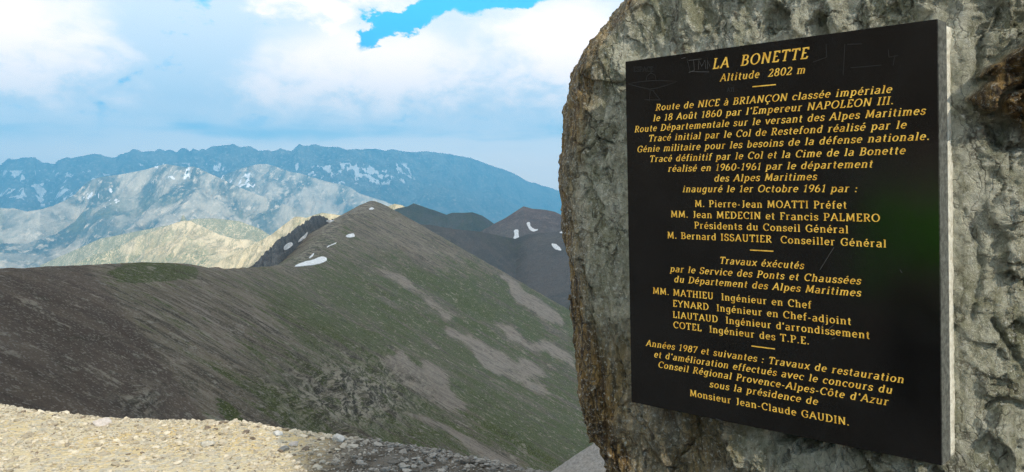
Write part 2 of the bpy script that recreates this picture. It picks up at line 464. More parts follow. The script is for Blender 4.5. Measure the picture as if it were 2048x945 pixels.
def pm(polys, j=1.0):
    r = np.zeros(XX.shape)
    for q in polys:
        r = np.maximum(r, in_poly(PXm + jx * j, PYm + jy * j, q))
    return r
fans = pm([[(765, 722), (792, 712), (800, 705), (850, 742), (845, 722), (880, 742), (905, 785), (920, 800), (970, 815), (935, 812), (905, 830), (860, 795), (810, 770)],
           [(880, 655), (905, 650), (990, 690), (1080, 745), (1100, 760), (1060, 755), (1000, 725), (935, 690)],
           [(965, 640), (985, 640), (1050, 672), (1110, 690), (1150, 715), (1160, 735), (1090, 705), (1030, 685)],
           [(935, 700), (960, 700), (1030, 745), (1080, 770), (1110, 800), (1060, 780), (1000, 745)],
           [(750, 530), (775, 535), (830, 575), (890, 620), (930, 640), (900, 640), (840, 600), (780, 560)],
           [(990, 545), (1040, 565), (1110, 625), (1140, 660), (1090, 640), (1030, 600)],
           [(800, 815), (850, 830), (960, 890), (1050, 930), (1000, 930), (900, 880)]])
fans = np.maximum(fans, .42 * pm([[(440, 575), (500, 590), (620, 680), (700, 730), (820, 810), (760, 790), (660, 730), (560, 670)], [(340, 600), (400, 600), (450, 640), (500, 720), (440, 700), (370, 640)]], 1.6))
for _ in range(7):
    fans = .5 * fans + .25 * np.roll(fans, 1, 1) + .25 * np.roll(fans, -1, 1)
    fans = .5 * fans + .25 * np.roll(fans, 1, 0) + .25 * np.roll(fans, -1, 0)
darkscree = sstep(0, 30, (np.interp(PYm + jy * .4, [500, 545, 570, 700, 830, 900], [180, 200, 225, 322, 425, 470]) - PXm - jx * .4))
hump = pm([[(215, 548), (250, 534), (300, 525), (350, 530), (395, 540), (390, 560), (320, 568), (240, 566)]], .6)
gul = pm([[(436, 795), (450, 798), (470, 815), (485, 845), (455, 845), (440, 825)]], .2)
green = np.clip(.62 + .16 * sstep(520, 620, PXm) * sstep(540, 570, PYm) - .30 * sstep(560, 480, PYm) + .55 * fbm(XX / 40, YY / 70, .5, 4, 461), 0, 1)
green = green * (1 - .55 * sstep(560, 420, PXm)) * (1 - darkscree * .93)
green = np.maximum(np.maximum(green * (1 - fans * .95), hump * .9), gul)
rock = np.clip(np.exp(-((PXm - 700) / 130.) ** 2 - ((PYm - 790) / 65.) ** 2) * 1.3 + .9 * np.exp(-((PXm - 280) / 45.) ** 2 - ((PYm - 800) / 32.) ** 2)
               + np.exp(-((XX - np.interp(YY, CY[:, 0], CY[:, 1])) / 8.) ** 2) * sstep(480, 560, YY) * .8, 0, 1)

m_ridge, t, setp = material('ridge_shale')
p = t.pos()
st = t.mapping(p, (.22, 1, .22), (0, 0, math.radians(-8)))     # stretched down the fall line
s1 = t.noise(st, .11, 8, .62, 1.0)
s2 = t.noise(st, 1.3, 8, .7, .6)
s3 = t.noise(st, .42, 8, .7, .8)
gr = t.noise(p, .5, 9, .75)
fi = t.noise(p, 2.6, 6, .8)
f2 = t.noise(p, 9, 4, .7)
vo = t.voronoi(p, 4.5, 'F1', 'Color')
vos = t.n('ShaderNodeSeparateColor'); t.link(vo, vos.inputs[0])
base = t.mix(t.step(s1, .36, .64), (.12, .097, .070), (.32, .27, .205))
base = t.mix(t.math('MULTIPLY', t.step(s3, .50, .38), .85), base, (.055, .050, .032))
base = t.mix(t.math('MULTIPLY', t.step(s3, .52, .64), .75), base, (.40, .345, .275))
base = t.mix(t.math('MULTIPLY', t.step(s2, .50, .66), .4), base, (.27, .235, .195))
fan = t.step(t.math('ADD', t.attr('fan'), t.math('ADD', t.math('MULTIPLY', t.math('SUBTRACT', s3, .5), 2.2), t.math('MULTIPLY', t.math('SUBTRACT', gr, .5), 1.8))), .38, .62)
fan = t.math('MULTIPLY', fan, t.step(t.attr('fan'), .0, .3))
base = t.mix(t.math('MULTIPLY', fan, t.step(s3, .36, .56, .35, .85)), base, t.mix(t.step(s2, .35, .65), (.27, .228, .19), (.38, .325, .275)))
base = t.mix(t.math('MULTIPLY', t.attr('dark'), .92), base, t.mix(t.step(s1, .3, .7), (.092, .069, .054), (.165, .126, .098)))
gm = t.math('ADD', t.attr('green'), t.math('ADD', t.math('MULTIPLY', t.math('SUBTRACT', s1, .5), 2.6), t.math('MULTIPLY', t.math('SUBTRACT', s3, .5), 2.4)))
gm = t.math('MULTIPLY', t.step(gm, .42, .78), t.step(t.attr('green'), .02, .2))
base = t.mix(gm, base, t.mix(t.step(fi, .35, .65), (.045, .060, .014), (.125, .150, .042)))
rk = t.math('MULTIPLY', t.attr('rock'), t.step(gr, .40, .52))
base = t.mix(rk, base, t.mix(t.step(t.noise(t.mapping(p, (.10, .10, 1.6)), 1.0, 6, .65, .5), .44, .58), (.05, .047, .034), (.42, .38, .30)))
g3 = t.noise(p, .16, 9, .72, .5)
base = t.mix(t.math('MULTIPLY', t.math('MULTIPLY', t.step(g3, .55, .62), t.step(gr, .44, .54)), .75), base, (.40, .36, .29))
base = t.mix(t.math('MULTIPLY', t.step(g3, .44, .37), .6), base, (.060, .056, .036))
v3 = t.n('ShaderNodeTexVoronoi'); t.link(p, v3.inputs['Vector']); v3.inputs['Scale'].default_value = .55
v3c = t.n('ShaderNodeSeparateColor'); t.link(v3.outputs['Color'], v3c.inputs[0])
blk = t.math('MULTIPLY', t.math('GREATER_THAN', v3c.outputs[0], .80), t.step(t.math('ADD', v3.outputs['Distance'], t.math('MULTIPLY', t.math('SUBTRACT', fi, .5), 1.2)), .42, .30))
base = t.mix(t.math('MULTIPLY', blk, .8), base, t.mix(t.step(fi, .4, .6), (.10, .09, .07), (.46, .42, .35)))
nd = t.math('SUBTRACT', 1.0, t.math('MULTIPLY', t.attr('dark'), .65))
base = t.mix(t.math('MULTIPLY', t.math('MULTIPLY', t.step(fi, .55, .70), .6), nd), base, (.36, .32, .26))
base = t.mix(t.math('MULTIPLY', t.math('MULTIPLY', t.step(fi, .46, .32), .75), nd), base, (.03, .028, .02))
base = t.mix(t.math('MULTIPLY', t.step(f2, .54, .68), .5), base, (.30, .265, .225))
base = t.mix(t.math('MULTIPLY', t.step(f2, .46, .33), .6), base, (.035, .032, .026))
base = t.mix(t.math('MULTIPLY', t.math('GREATER_THAN', vos.outputs[0], .88), .5), base, (.36, .33, .29))
setp(base, .95, .1, t.math('ADD', gr, t.math('MULTIPLY', fi, .6)), 1.0, 1.2)
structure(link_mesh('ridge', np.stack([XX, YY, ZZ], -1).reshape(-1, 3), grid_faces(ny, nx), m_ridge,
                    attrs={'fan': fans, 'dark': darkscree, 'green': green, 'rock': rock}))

# ------------------------------------------------------------------ snow patches lying in the hollows
m_snow, t, setp = material('old_snow')
n = t.noise(t.pos(), .4, 6, .6)
setp(t.mix(t.step(n, .35, .7), (.62, .62, .62), (.88, .89, .92)), .6, .3, n, .4, .3)
def cast_main(px, py):
    ds = 60 * (1000 / 60) ** np.linspace(0, 1, 2600)
    hit = (H_main((px - PX0) / F * ds, ds) > EYE + (PY0 - py) / F * ds)
    i = np.argmax(hit)
    return ds[i] if hit.any() else 900.0
def cast_polar(H, px, py):
    D = float(H.dc(np.array(px))); ds = np.linspace(D * .5, D, 1500)
    hit = H(np.full(ds.shape, float(px)), ds) > EYE + (PY0 - py) / F * ds
    return ds[np.argmax(hit)] if hit.any() else D
def snow_patch(poly, surf, label, up):
    p = np.array(poly, float); n = len(p); out = []
    for i in range(n):                                     # rounded outline
        a, b, c, e = p[i - 1], p[i], p[(i + 1) % n], p[(i + 2) % n]
        for q in (0, .33, .67):
            out.append(.5 * (2 * b + (c - a) * q + (2 * a - 5 * b + 4 * c - e) * q * q + (3 * b - a - 3 * c + e) * q ** 3))
    out = np.array(out) + RNG.normal(0, .25, (len(out), 2))
    bm = bmesh.new()
    vs = [bm.verts.new((x, y, 0)) for x, y in out]
    es = [bm.edges.new((vs[i], vs[(i + 1) % len(vs)])) for i in range(len(vs))]
    bmesh.ops.triangle_fill(bm, edges=es, use_beauty=True)
    bmesh.ops.subdivide_edges(bm, edges=bm.edges[:], cuts=2, use_grid_fill=True)
    bm.verts.index_update()
    pix = [(v.co.x, v.co.y) for v in bm.verts]
    edge = {v.index for v in bm.verts if v.is_boundary}
    pts = []
    for i, (x, y) in enumerate(pix):
        dep = cast_main(x, y) if surf is None else cast_polar(surf, x, y)
        w = world_at(x, y, dep)
        pts.append(w)
    nv = len(pts); faces = [[v.index for v in f_.verts] for f_ in bm.faces]
    bound = [(e.verts[0].index, e.verts[1].index) for e in bm.edges if e.is_boundary]
    bm.free()
    pts = np.array(pts)
    nrm = np.array((.35, -.5, .8)); nrm /= np.linalg.norm(nrm)
    top = pts + nrm * up
    bot = pts - nrm * up
    fs = faces + [[i + nv for i in f_[::-1]] for f_ in faces] + [[a, b, b + nv, a + nv] for a, b in bound]
    o = link_mesh('snow_patch', np.concatenate([top, bot]), fs, m_snow, smooth=False)
    tag(o, label, 'snow patch', 'snow patches left on the dark slopes')
SN = [
    ([(589, 534), (605, 526), (625, 521), (640, 515), (651, 516), (653, 522), (640, 528), (620, 532)], None, 'largest snow patch, a long white tongue low on the left shoulder of the dark ridge', .5),
    ([(568, 494), (575, 488), (583, 486), (585, 491), (578, 497), (569, 501)], H_cr, 'lower snow patch on the dark crag, left of its slanting white streak', .5),
    ([(596, 484), (602, 477), (610, 470), (615, 465), (613, 474), (606, 480), (598, 485)], H_cr, 'slanting narrow snow streak in the middle of the dark crag', .5),
    ([(652, 443), (660, 442), (669, 442), (672, 446), (662, 453), (658, 447)], H_cr, 'forked snow patch in the notch between dark crag and ridge', .8),
    ([(692, 472), (700, 469), (707, 468), (709, 474), (700, 476), (694, 475)], None, 'small snow patch in the middle of the upper ridge shoulder', .4),
    ([(654, 494), (662, 490), (672, 486), (671, 488), (660, 493), (655, 496)], None, 'thin snow streak above the largest tongue of snow', .35),
    ([(618, 516), (624, 510), (628, 507), (626, 512), (620, 517)], None, 'tiny snow fleck just above the tip of the large snow tongue', .35),
    ([(738, 418), (744, 416), (748, 418), (744, 420), (739, 420)], None, 'small snow spot just under the summit of the dark ridge', .4),
    ([(1028, 462), (1036, 461), (1037, 470), (1038, 478), (1031, 480), (1027, 478), (1029, 470)], H_bm, 'upright block of snow low on the brown mountain', 1.2),
    ([(1053, 447), (1059, 446), (1062, 455), (1068, 459), (1076, 460), (1068, 464), (1060, 461), (1056, 455)], H_bm, 'hooked snow patch in the middle of the brown mountain', 1.2),
    ([(1120, 465), (1132, 463), (1146, 463), (1146, 466), (1132, 467), (1121, 467)], H_bs, 'flat snow strip beside the left edge of the boulder', 1.0),
    ([(1103, 489), (1112, 490), (1118, 495), (1122, 502), (1112, 500), (1106, 495)], H_bs, 'lozenge of snow on the dark back slope close to the boulder', 1.0),
]
for a in SN:
    snow_patch(*a)

# ------------------------------------------------------------------ the gravel shelf
EDGE = np.array([(-40, 14), (-12, 9.5), (-6, 7.6), (-3.96, 6.63), (-3.0, 6.27), (-1.95, 6.12), (-1.6, 5.88), (-1.08, 5.66), (-.66, 5.48), (-.07, 5.13), (.22, 4.93), (1.5, 4.5), (4, 5.0), (12, 7), (40, 10)], float)
def H_ground(x, y, fine=True):
    ye = np.interp(x, EDGE[:, 0], EDGE[:, 1])
    over = np.maximum(y - ye + .12, 0)
    h = -.35 * (np.sqrt(over ** 2 + .02) - .1414) - .5 * np.maximum(over - .25, 0)
    h = h + .035 * fbm(x / 1.3, y / 1.3, .1, 4, 501) + .014 * fbm(x / .22, y / .22, .4, 4, 503)
    return np.maximum(h, -260)
def axis(a, b, da, lo, hi, n):
    mid = np.arange(a, b, da)
    l = a - (a - lo) * (np.linspace(1, 0, n, endpoint=False) ** 2.2); r = b + (hi - b) * (np.linspace(0, 1, n) ** 2.2)
    return np.concatenate([l, mid, r])
gx = axis(-4.4, 1.4, .016, -45, 45, 40); gy = axis(4.2, 7.2, .016, -30, 75, 44)
GX, GY = np.meshgrid(gx, gy)
GZ = H_ground(GX, GY)
m_grav, t, setp = material('gravel_earth')
p = t.pos()
a1 = t.noise(p, 1.1, 6, .6, .5); a2 = t.noise(p, 7, 6, .65); a3 = t.noise(p, 42, 5, .7)
v1 = t.n('ShaderNodeTexVoronoi'); t.link(p, v1.inputs['Vector']); v1.inputs['Scale'].default_value = 34
vs_ = t.n('ShaderNodeSeparateColor'); t.link(v1.outputs['Color'], vs_.inputs[0])
e = t.mix(t.step(a1, .44, .66), (.62, .53, .35), (.63, .49, .25))
e = t.mix(t.step(a2, .45, .68), e, (.66, .58, .41))
e = t.mix(t.math('MULTIPLY', t.step(vs_.outputs[0], .55, .62), .7), e, t.mix(vs_.outputs[1], (.36, .35, .31), (.62, .58, .50)))
e = t.mix(t.math('MULTIPLY', t.step(a3, .48, .32), .55), e, (.24, .195, .13))
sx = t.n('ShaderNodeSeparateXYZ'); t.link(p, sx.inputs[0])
e = t.mix(t.step(sx.outputs[1], 4.2, 2.6), e, t.mix(t.step(a2, .4, .65), (.07, .065, .06), (.13, .12, .11)))  # unseen ground near the viewpoint, darkened to keep the plaque's reflection dim
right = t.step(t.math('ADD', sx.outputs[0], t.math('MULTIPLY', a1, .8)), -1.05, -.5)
e = t.mix(right, e, t.mix(t.step(a2, .4, .65), (.075, .066, .054), (.145, .134, .118)))  # greyer rubble, darkened further to deepen the boulder's shadow in the colour
setp(e, .95, .12, t.math('ADD', t.math('MULTIPLY', a3, .6), v1.outputs['Distance']), .8, .02)
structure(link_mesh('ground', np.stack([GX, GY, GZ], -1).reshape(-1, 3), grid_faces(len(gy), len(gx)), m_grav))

def rock_base(seed, sub=2, flat=.6):
    bm = bmesh.new()
    bmesh.ops.create_icosphere(bm, subdivisions=sub, radius=1)
    v = np.array([q.co[:] for q in bm.verts]); f_ = np.array([[q.index for q in g.verts] for g in bm.faces])
    bm.free()
    r = np.random.default_rng(seed)
    for _ in range(9):                                     # chop flat facets off
        nrm = r.normal(size=3); nrm /= np.linalg.norm(nrm); c = r.uniform(.45, .8)
        dd = v @ nrm - c
        v = v - np.outer(np.maximum(dd, 0), nrm)
    v = v * np.array((1, r.uniform(.6, .95), flat * r.uniform(.6, 1.0)))
    return v, f_
def rot_m(a, b, c):
    return np.array(Matrix.Rotation(a, 3, 'Z') @ Matrix.Rotation(b, 3, 'X') @ Matrix.Rotation(c, 3, 'Y'))
BASES = [rock_base(600 + i, 1) for i in range(10)]
V, Fc, tone, off = [], [], [], 0
def put_stone(x, y, s_, tn):
    global off
    b, f_ = BASES[RNG.integers(10)]
    R = rot_m(RNG.uniform(0, 6.3), RNG.normal(0, .25), RNG.normal(0, .25))
    z = float(H_ground(np.array([x]), np.array([y]))[0])
    V.append((b * s_) @ R.T + (x, y, z + s_ * .12)); Fc.append(f_ + off); tone.append(np.full(len(b), tn)); off += len(b)
cnt = 0
while cnt < 14000:
    x = RNG.uniform(-4.4, .7); y = RNG.uniform(4.5, 7.1)
    ye = np.interp(x, EDGE[:, 0], EDGE[:, 1])
    if y > ye + .35: continue
    right = x > -1.15 + .25 * RNG.normal()
    cl = vnoise(x / .35, y / .35, .2, 77)
    if not right and cl < RNG.uniform(-1.2, .35): continue
    s_ = min(.0055 * (1 + RNG.pareto(2.1)), .036)
    if right: s_ = min(.006 * (1 + RNG.pareto(2.0)), .042)
    put_stone(x, y, s_, RNG.uniform(0, 1)); cnt += 1
for i in range(420):                                       # rubble along the lip
    x = RNG.uniform(-4.3, .6); ye = np.interp(x, EDGE[:, 0], EDGE[:, 1])
    put_stone(x, ye + RNG.normal(-.05, .06), RNG.uniform(.008, .024) if x < -1.4 else RNG.uniform(.010, .036), RNG.uniform(.2, 1))
m_st, t, setp = material('loose_stone')
n = t.noise(t.pos(), 60, 5, .6)
c = t.mix(t.attr('tone'), (.27, .235, .18), (.72, .65, .52))
c = t.mix(t.step(t.attr('tone'), .10, .04), c, (.15, .12, .10))
c = t.mix(t.math('MULTIPLY', t.step(n, .4, .65), .4), c, (.42, .34, .22))
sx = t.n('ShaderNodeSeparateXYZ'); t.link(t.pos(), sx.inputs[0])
c = t.mix(t.step(t.math('ADD', sx.outputs[0], t.math('MULTIPLY', t.noise(t.pos(), 1.1, 4), .8)), -1.0, -.4), c, t.mix(t.step(n, .3, .7), t.mix(t.attr('tone'), (.07, .066, .06), (.26, .25, .23)), t.mix(t.attr('tone'), (.10, .094, .084), (.38, .37, .35))))  # grey stones toned down too, boulder shade put into their colour
setp(c, .9, .15, n, .5, .006)
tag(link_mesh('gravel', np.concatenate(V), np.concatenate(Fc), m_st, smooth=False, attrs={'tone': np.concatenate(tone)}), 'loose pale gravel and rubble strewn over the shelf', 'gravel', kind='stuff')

def big_stone(px, py, size, seed, col, label):
    dep = EYE * F / (py - PY0)
    x, y = (px - PX0) / F * dep, dep
    b, f_ = rock_base(seed, 3, .62)
    b = b + .05 * np.stack([fbm(b[:, 0] * 2, b[:, 1] * 2, b[:, 2] * 2, 4, seed + k) for k in range(3)], -1)
    z = float(H_ground(np.array([x]), np.array([y]))[0])
    m, t, setp = material('stone_%d' % seed); m.name = 'stone_surface'
    n = t.noise(t.pos(), 45, 6, .65)
    setp(t.mix(t.step(n, .35, .65), tuple(q * .75 for q in col), col), .9, .15, n, .6, .01)
    R = rot_m(seed * 1.3, .15, -.1)
    o = link_mesh('stone', (b * size) @ R.T, f_, m, smooth=False)
    o.location = (x, y, z + size * .22)
    tag(o, label, 'stone', 'larger stones lying on the gravel shelf')
big_stone(204, 845, .075, 31, (.62, .56, .52), 'pale stone lying just inside the lip of the sunlit gravel')
big_stone(413, 893, .055, 32, (.60, .57, .50), 'flat pale stone in the middle of the sunlit gravel')
big_stone(568, 907, .04, 33, (.22, .23, .23), 'dark slate coloured stone in the boulder shadow near its edge')
big_stone(588, 897, .035, 34, (.55, .5, .46), 'round pinkish white stone in the shadow beside darker stones')
big_stone(555, 874, .04, 35, (.6, .6, .58), 'white stone in the shadow near the shelf lip')
big_stone(680, 885, .055, 36, (.62, .61, .58), 'whitish stone cluster on the shaded rubble lip')

# grey scree cone to the right of the shelf, partly behind the boulder
m_sc, t, setp = material('grey_scree')
n = t.noise(t.pos(), 9, 6, .75)
setp(t.mix(t.step(n, .3, .7), (.19, .185, .18), (.33, .32, .31)), .95, .1, n, .8, .08)
sx_, sy_ = np.meshgrid(np.linspace(-3, 40, 260), np.linspace(13, 60, 200))
sz_ = EYE - 8.4 + .68 * (sx_ - 1.65) - .40 * np.abs(sy_ - 27) + .10 * fbm(sx_ / 1.5, sy_ / 1.5, .2, 4, 551)
sz_ = np.minimum(sz_, EYE - 2.2 + .3 * fbm(sx_ / 4, sy_ / 4, .2, 3, 552))
structure(link_mesh('scree_slope', np.stack([sx_, sy_, sz_], -1).reshape(-1, 3), grid_faces(200, 260), m_sc))

# summit cone out of view behind left, added to darken the plaque's reflection
hx_, hy_ = np.meshgrid(np.linspace(-330, -24, 160), np.linspace(-260, 60, 160))
hr_ = np.hypot(hx_ + 172, hy_ + 84)
hz_ = 86 * (1 - hr_ / 150) + 4 * fbm(hx_ / 30, hy_ / 30, .2, 5, 561) - 2
structure(link_mesh('unseen_summit_hill', np.stack([hx_, hy_, hz_], -1).reshape(-1, 3), grid_faces(160, 160), terrain_material('summit_shale', (.07, .06, .05), (.11, .095, .08), (.14, .12, .10), .08, bump=.6)))

# ------------------------------------------------------------------ the plaque frame of reference (u right, v up, w out of the stone)
PR = np.array([[.719602691, .694063097, -.0211751164], [-.694385996, .719257615, -.0222838935], [-.000236064413, .030739254, .999527410]])
PC = np.array([.606841948, 2.05451067, -.0958467451 + EYE])
PM = Matrix(((PR[0, 0], PR[0, 2], -PR[0, 1], PC[0]), (PR[1, 0], PR[1, 2], -PR[1, 1], PC[1]), (PR[2, 0], PR[2, 2], -PR[2, 1], PC[2]), (0, 0, 0, 1)))
PW, PHT = .80, .9357752
def uv_at(px, py, w=0.0):
    r = PR.T @ np.array([(px - PX0) / F, 1.0, (PY0 - py) / F])      # u, depth, v
    o = PR.T @ (np.array([0, 0, EYE]) - PC)
    k = (-w - o[1]) / r[1]
    q = o + k * r
    return q[0], q[2]

# ------------------------------------------------------------------ the boulder
N0 = -.088
RIM = [(1252, 0), (1226, 51), (1187, 96), (1158, 147), (1147, 193), (1138, 274), (1130, 325), (1132, 381), (1143, 421), (1146, 480), (1147, 560), (1149, 613), (1161, 642), (1170, 716), (1179, 775), (1194, 849), (1210, 888), (1246, 945)]
BEV = .13
uvl = sorted([uv_at(a, b, N0 - BEV)[::-1] for a, b in RIM])
vl = np.array([q[0] for q in uvl]); ul = np.array([q[1] for q in uvl])
vl = np.concatenate([[-1.62, -1.0], vl, [1.0, 1.5, 2.0, 2.5]]); ul = np.concatenate([[ul[0] - .02, ul[0] + .06], ul, [ul[-1] + .16, ul[-1] + .42, ul[-1] + .75, ul[-1] + 1.15]])
NV, = (760,)
vv = np.concatenate([np.linspace(-1.62, -.68, 120, endpoint=False), np.linspace(-.68, .68, 500, endpoint=False), np.linspace(.68, 2.5, 140)])
sec = []                                                   # parameter along one horizontal section
nb = dict(left=60, bevel=70, front=420, right=70, back=60)
NC = sum(nb.values())
pts = np.zeros((len(vv), NC, 3))
UL = np.interp(vv, vl, ul)
URt = np.interp(vv, [-1.62, .5, 1.5, 2.5], [2.2, 2.1, 1.75, 1.0])
DEP = np.interp(vv, [-1.62, 0, 1.5, 2.5], [1.25, 1.1, .8, .25])
lean = np.interp(vv, [-1.62, .6, 2.5], [0, 0, -.22])
bw = .15 + .03 * fbm(vv / .3, 0 * vv, .2, 3, 701)
for i, v_ in enumerate(vv):
    u0, u1, dp, nf = UL[i], max(URt[i], UL[i] + .3), DEP[i], N0 + lean[i]
    b = min(bw[i], (u1 - u0) * .3)
    A = np.linspace(0, 1, nb['left'], endpoint=False)
    left = np.stack([u0 + .22 * (1 - A) ** 1.5, nf - dp + A * (dp - BEV)], -1)
    B = np.linspace(0, 1, nb['bevel'], endpoint=False)
    bev = np.stack([u0 + b * B ** 1.25, nf - BEV * (1 - B) ** 1.35], -1)
    C = np.linspace(0, 1, nb['front'], endpoint=False)
    uf0 = u0 + b
    dens = np.where(C < .8, uf0 + (max(.62, uf0 + .3) - uf0) * C / .8, max(.62, uf0 + .3) + (u1 - max(.62, uf0 + .3)) * (C - .8) / .2)
    fr = np.stack([np.minimum(dens, u1), np.full(len(C), nf)], -1)
    D_ = np.linspace(0, 1, nb['right'], endpoint=False)
    rt = np.stack([u1 + .12 * np.sin(D_ * math.pi), nf - dp * D_], -1)
    E_ = np.linspace(0, 1, nb['back'], endpoint=False)
    bk = np.stack([u1 + (u0 + .22 - u1) * E_, np.full(len(E_), nf - dp)], -1)
    s_ = np.concatenate([left, bev, fr, rt, bk])
    pts[i, :, 0] = s_[:, 0]; pts[i, :, 1] = v_; pts[i, :, 2] = s_[:, 1]
# soften the section corners a little
for _ in range(3):
    pts[:, :, [0, 2]] = .5 * pts[:, :, [0, 2]] + .25 * np.roll(pts, 1, 1)[:, :, [0, 2]] + .25 * np.roll(pts, -1, 1)[:, :, [0, 2]]
pts[..., 2] -= np.where(pts[..., 2] > N0 - .5, .48 * np.maximum(pts[..., 0] - .425, 0) * sstep(1.6, .6, pts[..., 0]), 0)
du = np.roll(pts, -1, 1) - np.roll(pts, 1, 1); dv = np.gradient(pts, axis=0)
nr = np.cross(du, dv); nr /= np.linalg.norm(nr, axis=-1, keepdims=True) + 1e-9
if nr[300, 200, 2] < 0: nr = -nr
u, v_, w_ = pts[..., 0], pts[..., 1], pts[..., 2]
# schist: foliation runs steeply, with cracks and knobs
fo = u * .82 + v_ * .30
wa = .06 * fbm(u / .12, v_ / .12, w_ / .12, 3, 711)
d0 = .022 * fbm(u / .42, v_ / .42, w_ / .42, 3, 721)
d1 = .019 * ridged((fo + wa) / .085, (v_ - u * .3) / .26, w_ / .12, 5, 731)
d2 = .010 * fbm(fo / .018, (v_ - u * .3) / .045, w_ / .03, 4, 741)
roughR = sstep(.30, .52, u) + .8 * sstep(.36, .50, v_) * sstep(-.2, .0, u) + .5 * sstep(-.40, -.55, v_)
d3 = .026 * roughR * fbm(u / .075, v_ / .075, w_ / .075, 5, 751) + .016 * roughR * ridged(u / .04, v_ / .05, w_ / .05, 4, 753)
d4 = .0045 * (1 + roughR) * fbm(u / .014, v_ / .018, w_ / .014, 3, 757)
def facets(cell, stretch, amp, tilt, seed):
    # chipped faces: every cell of a jittered lattice is a small plane with its own tilt
    a = (fo + wa * .5) / cell; b = (v_ - u * .3) / (cell * stretch) + w_ / cell * .6
    fa, fb = np.floor(a), np.floor(b); best = np.full(u.shape, 99.0); out = np.zeros(u.shape)
    z0 = np.zeros(u.shape)
    for i in (-1, 0, 1):
        for j in (-1, 0, 1):
            ca, cb = fa + i, fb + j
            xa = a - ca - _hash(ca, cb, z0, seed); xb = b - cb - _hash(ca, cb, z0, seed + 1)
            dq = xa * xa + xb * xb; m_ = dq < best
            best = np.where(m_, dq, best)
            hgt = amp * (_hash(ca, cb, z0, seed + 2) - .5) + tilt * cell * (xa * (_hash(ca, cb, z0, seed + 3) - .5) + xb * (_hash(ca, cb, z0, seed + 4) - .5))
            out = np.where(m_, hgt, out)
    return out
smallR = .5 + .6 * np.minimum(1, roughR)
d5 = smallR * (facets(.14, 1.7, .016, .34, 931) + facets(.055, 1.8, .009, .70, 901) + facets(.021, 1.7, .005, .75, 911) + facets(.010, 1.5, .0018, .5, 921))
disp = d0 + d1 + d2 * .45 + d3 * .5 + d4 * .6 + d5
jwu = .030 * fbm(u / .05, v_ / .05, .2, 5, 787) + facets(.03, 1.4, .02, .3, 788); jwv = .030 * fbm(u / .05, v_ / .05, .7, 5, 789) + facets(.04, 1.4, .02, .3, 790)
def at_px(px, py, rad_px, w=N0):
    a, b = uv_at(px, py, w); r = rad_px / 850.0
    return sstep(.22, .62, np.exp(-(((u + jwu - a) / r) ** 2 + ((v_ + jwv - b) / r) ** 2))) * (w_ > N0 - .35)
ch = np.maximum(np.maximum(at_px(1985, 165, 34), at_px(2035, 130, 40)), np.maximum(at_px(2050, 230, 36), at_px(1965, 190, 22)))
disp = disp + ch * (.055 + .05 * ridged(u / .07, v_ / .07, w_ / .07, 4, 761))
for (a, b, r, k) in [(1600, 868, 30, -.10), (1655, 858, 28, -.08), (1565, 862, 18, -.09), (1720, 880, 26, -.04), (1395, 850, 12, -.035), (1385, 885, 12, -.035), (1575, 905, 14, -.04), (1430, 20, 50, -.03), (1560, 40, 34, -.04), (1640, 55, 30, -.03),
                     (2030, 185, 10, -.05), (1980, 270, 22, -.03), (1500, 900, 40, .03), (1560, 930, 40, .035), (1345, 900, 40, .015), (1930, 600, 25, .015), (2010, 420, 40, .02), (2040, 560, 30, -.02)]:
    disp = disp + k * at_px(a, b, r)
# thin deep cracks
def crack(path, width, depth):
    global disp
    P_ = np.array([uv_at(a, b, N0) for a, b in path])
    best = np.full(u.shape, 9.0)
    uu = u + .008 * fbm(u / .03, v_ / .03, .2, 3, 771); v2 = v_ + .008 * fbm(u / .03, v_ / .03, .9, 3, 773)
    for a, b in zip(P_[:-1], P_[1:]):
        ab = b - a; k = np.clip(((uu - a[0]) * ab[0] + (v2 - a[1]) * ab[1]) / (ab @ ab), 0, 1)
        best = np.minimum(best, np.hypot(uu - a[0] - k * ab[0], v2 - a[1] - k * ab[1]))
    disp = disp - 1.0 * depth * np.exp(-(best / width) ** 2) * (w_ > N0 - .16)
crack([(1140, 280), (1175, 300), (1195, 275), (1230, 290)], .004, .018)
crack([(1170, 350), (1195, 390), (1210, 420)], .004, .016)
crack([(1215, 640), (1245, 760), (1300, 850), (1345, 945)], .006, .02)
crack([(1400, 830), (1395, 870), (1360, 910), (1345, 945)], .006, .03)
crack([(1260, 820), (1300, 860), (1330, 900)], .005, .02)
crack([(1215, 40), (1180, 150), (1165, 260), (1160, 330)], .006, .02)
crack([(1165, 520), (1185, 600), (1190, 700), (1205, 800), (1240, 945)], .006, .018)
crack([(1960, 250), (2000, 300), (2048, 290)], .006, .03)
crack([(1930, 420), (1960, 520), (1940, 640)], .005, .02)
crack([(1980, 640), (2020, 720), (2048, 760)], .005, .02)
crack([(1930, 860), (1990, 800), (2030, 820)], .006, .025)
crack([(1990, 20), (1960, 90), (1950, 170)], .006, .025)
bed = sstep(.475, .415, np.abs(u)) * sstep(.545, .485, np.abs(v_)) * (w_ > N0 - .1)
disp = disp * (1 - .75 * bed * sstep(.36, .40, u))
pts = pts + nr * disp[..., None]
inside = sstep(.44, .40, np.abs(pts[..., 0])) * sstep(.51, .47, np.abs(pts[..., 1])) * (pts[..., 2] > -.4)
pts[..., 2] = np.where(inside > 0, np.minimum(pts[..., 2], pts[..., 2] * (1 - inside) + inside * -.080), pts[..., 2])
pts[..., 2] = np.where((np.abs(pts[..., 0]) < .47) & (np.abs(pts[..., 1]) < .53), np.minimum(pts[..., 2], -.045), pts[..., 2])
ulv = np.broadcast_to(UL[:, None], u.shape)
rim = sstep(.23, .09, u - ulv + .05 * fbm(u / .1, v_ / .14, w_ / .1, 4, 781))
